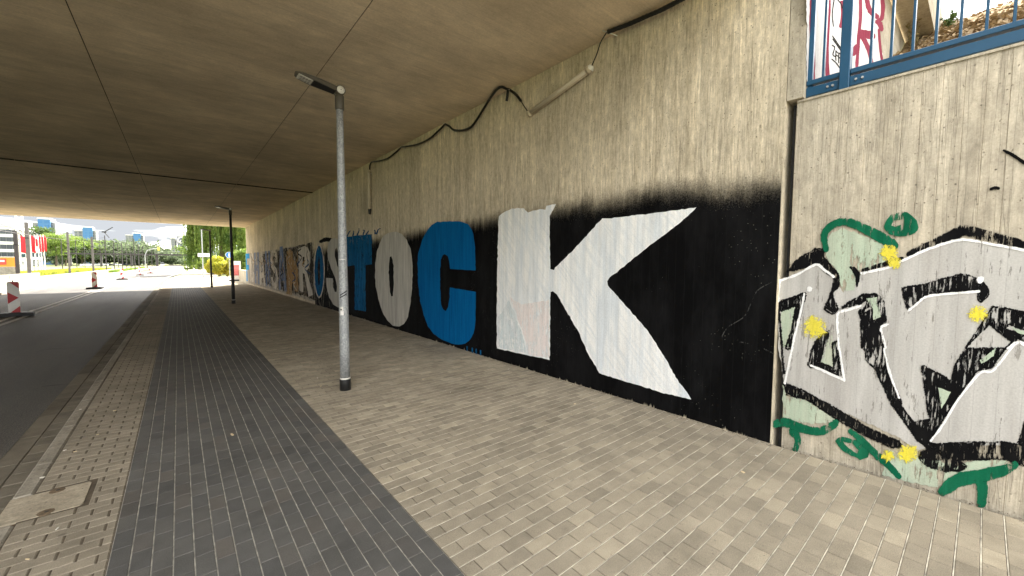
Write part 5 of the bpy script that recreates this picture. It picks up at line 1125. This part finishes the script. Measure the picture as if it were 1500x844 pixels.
for k, (lab, px, Y, h, rx, rz, m, n, lf) in enumerate((
    ('dark broad tree behind the willow on the right', 352, 92, 12.5, 5.5, 5.0, GLEAF, 5200, .22),
    ('light green tree left of the willow by the white sign', 279, 190, 11, 6.5, 5, LLEAF, 4200, .3),
    ('green tree rising between the light green tree and the willow', 291, 150, 15, 4.5, 6, GLEAF, 3600, .28),
    ('dark green pointed tree behind the tower mast top', 57, 150, 14.5, 5.0, 5.0, GLEAF, 3200, .32),
    ('round green tree directly right of the flags', 82, 145, 12.6, 6.2, 5.0, LLEAF, 4600, .30),
    ('darker tree tucked behind the round green tree', 96, 160, 10.5, 4.5, 4.2, GLEAF, 2600, .30),
    ('round light green tree between the two grey masts', 120, 175, 12.8, 6.5, 5.4, LLEAF, 4600, .32),
    ('broad green tree behind the mast with the lamp', 146, 190, 12.2, 6.8, 5.2, GLEAF, 4200, .34),
    ('green tree behind the parked cars', 167, 205, 12.6, 7, 5.2, LLEAF, 3800, .36),
    ('green tree next to the tall thin mast', 187, 225, 13.5, 7.5, 5.6, GLEAF, 3800, .38),
    ('far green tree left of the signal arm', 206, 260, 13.5, 8, 5.8, GLEAF, 3400, .42))):
    if px < 280: Y, h, rx, rz, lf = Y*1.75, h*1.22, rx*1.45, rz*1.2, lf*1.3
    x = float(P3(px, 380, Y)[0]); tree('tree', lab, x, float(Y), h, rx, rz, m, n, lf, 30, 'trees around the far road')
# far wood on the rise behind the footbridge: reads as one mass
C = []
for k in range(220):
    px = rng.uniform(70, 300); Y = rng.uniform(300, 480); x = float(P3(px, 380, Y)[0]); hh = np.interp(px, [70, 150, 215, 245, 268, 300], [14, 16, 17, 11, 8, 13])*rng.uniform(.8, 1.1)*Y/400
    C.append(crown_pts((x, Y, hh*.55), (8, 8, hh*.5), 260, 9))
tag(quads_obj('far_wood', leaf_quads(np.concatenate(C), .75, .7), FARL), 'dark wooded rise closing the far end of the road', 'wood', kind='stuff')
# flowering verge grass
def grass(name, x0, x1, y0, y1, n, h, mat, lab, z=-0.15):
    X = rng.uniform(x0, x1, n); Y = rng.uniform(y0, y1, n); Q = np.zeros((n, 4, 3)); a = rng.uniform(0, 6.28, n); w = .03+Y*0.0006; hh = h*rng.uniform(.5, 1.3, n)
    Q[:, 0] = np.stack([X-w*np.cos(a), Y-w*np.sin(a), np.full(n, z)], 1); Q[:, 1] = np.stack([X+w*np.cos(a), Y+w*np.sin(a), np.full(n, z)], 1)
    tx = rng.normal(0, .08, n); Q[:, 2] = np.stack([X+tx+w*.3, Y, z+hh], 1); Q[:, 3] = np.stack([X+tx-w*.3, Y, z+hh], 1); tag(quads_obj(name, Q, mat), lab, 'grass', kind='stuff')
grass('verge_grass', -19, -13.7, 48, 150, 14000, .35, leaf_mat('meadow_blade', (0.19, 0.21, 0.03), (0.12, 0.17, 0.03), (0.34, 0.28, 0.03)), 'yellow-green flowering grass behind the tram bed')
grass('track_grass', -9.5, -8.2, 95, 190, 5000, .3, LLEAF, 'green grass strip along the far left kerb', -0.05)
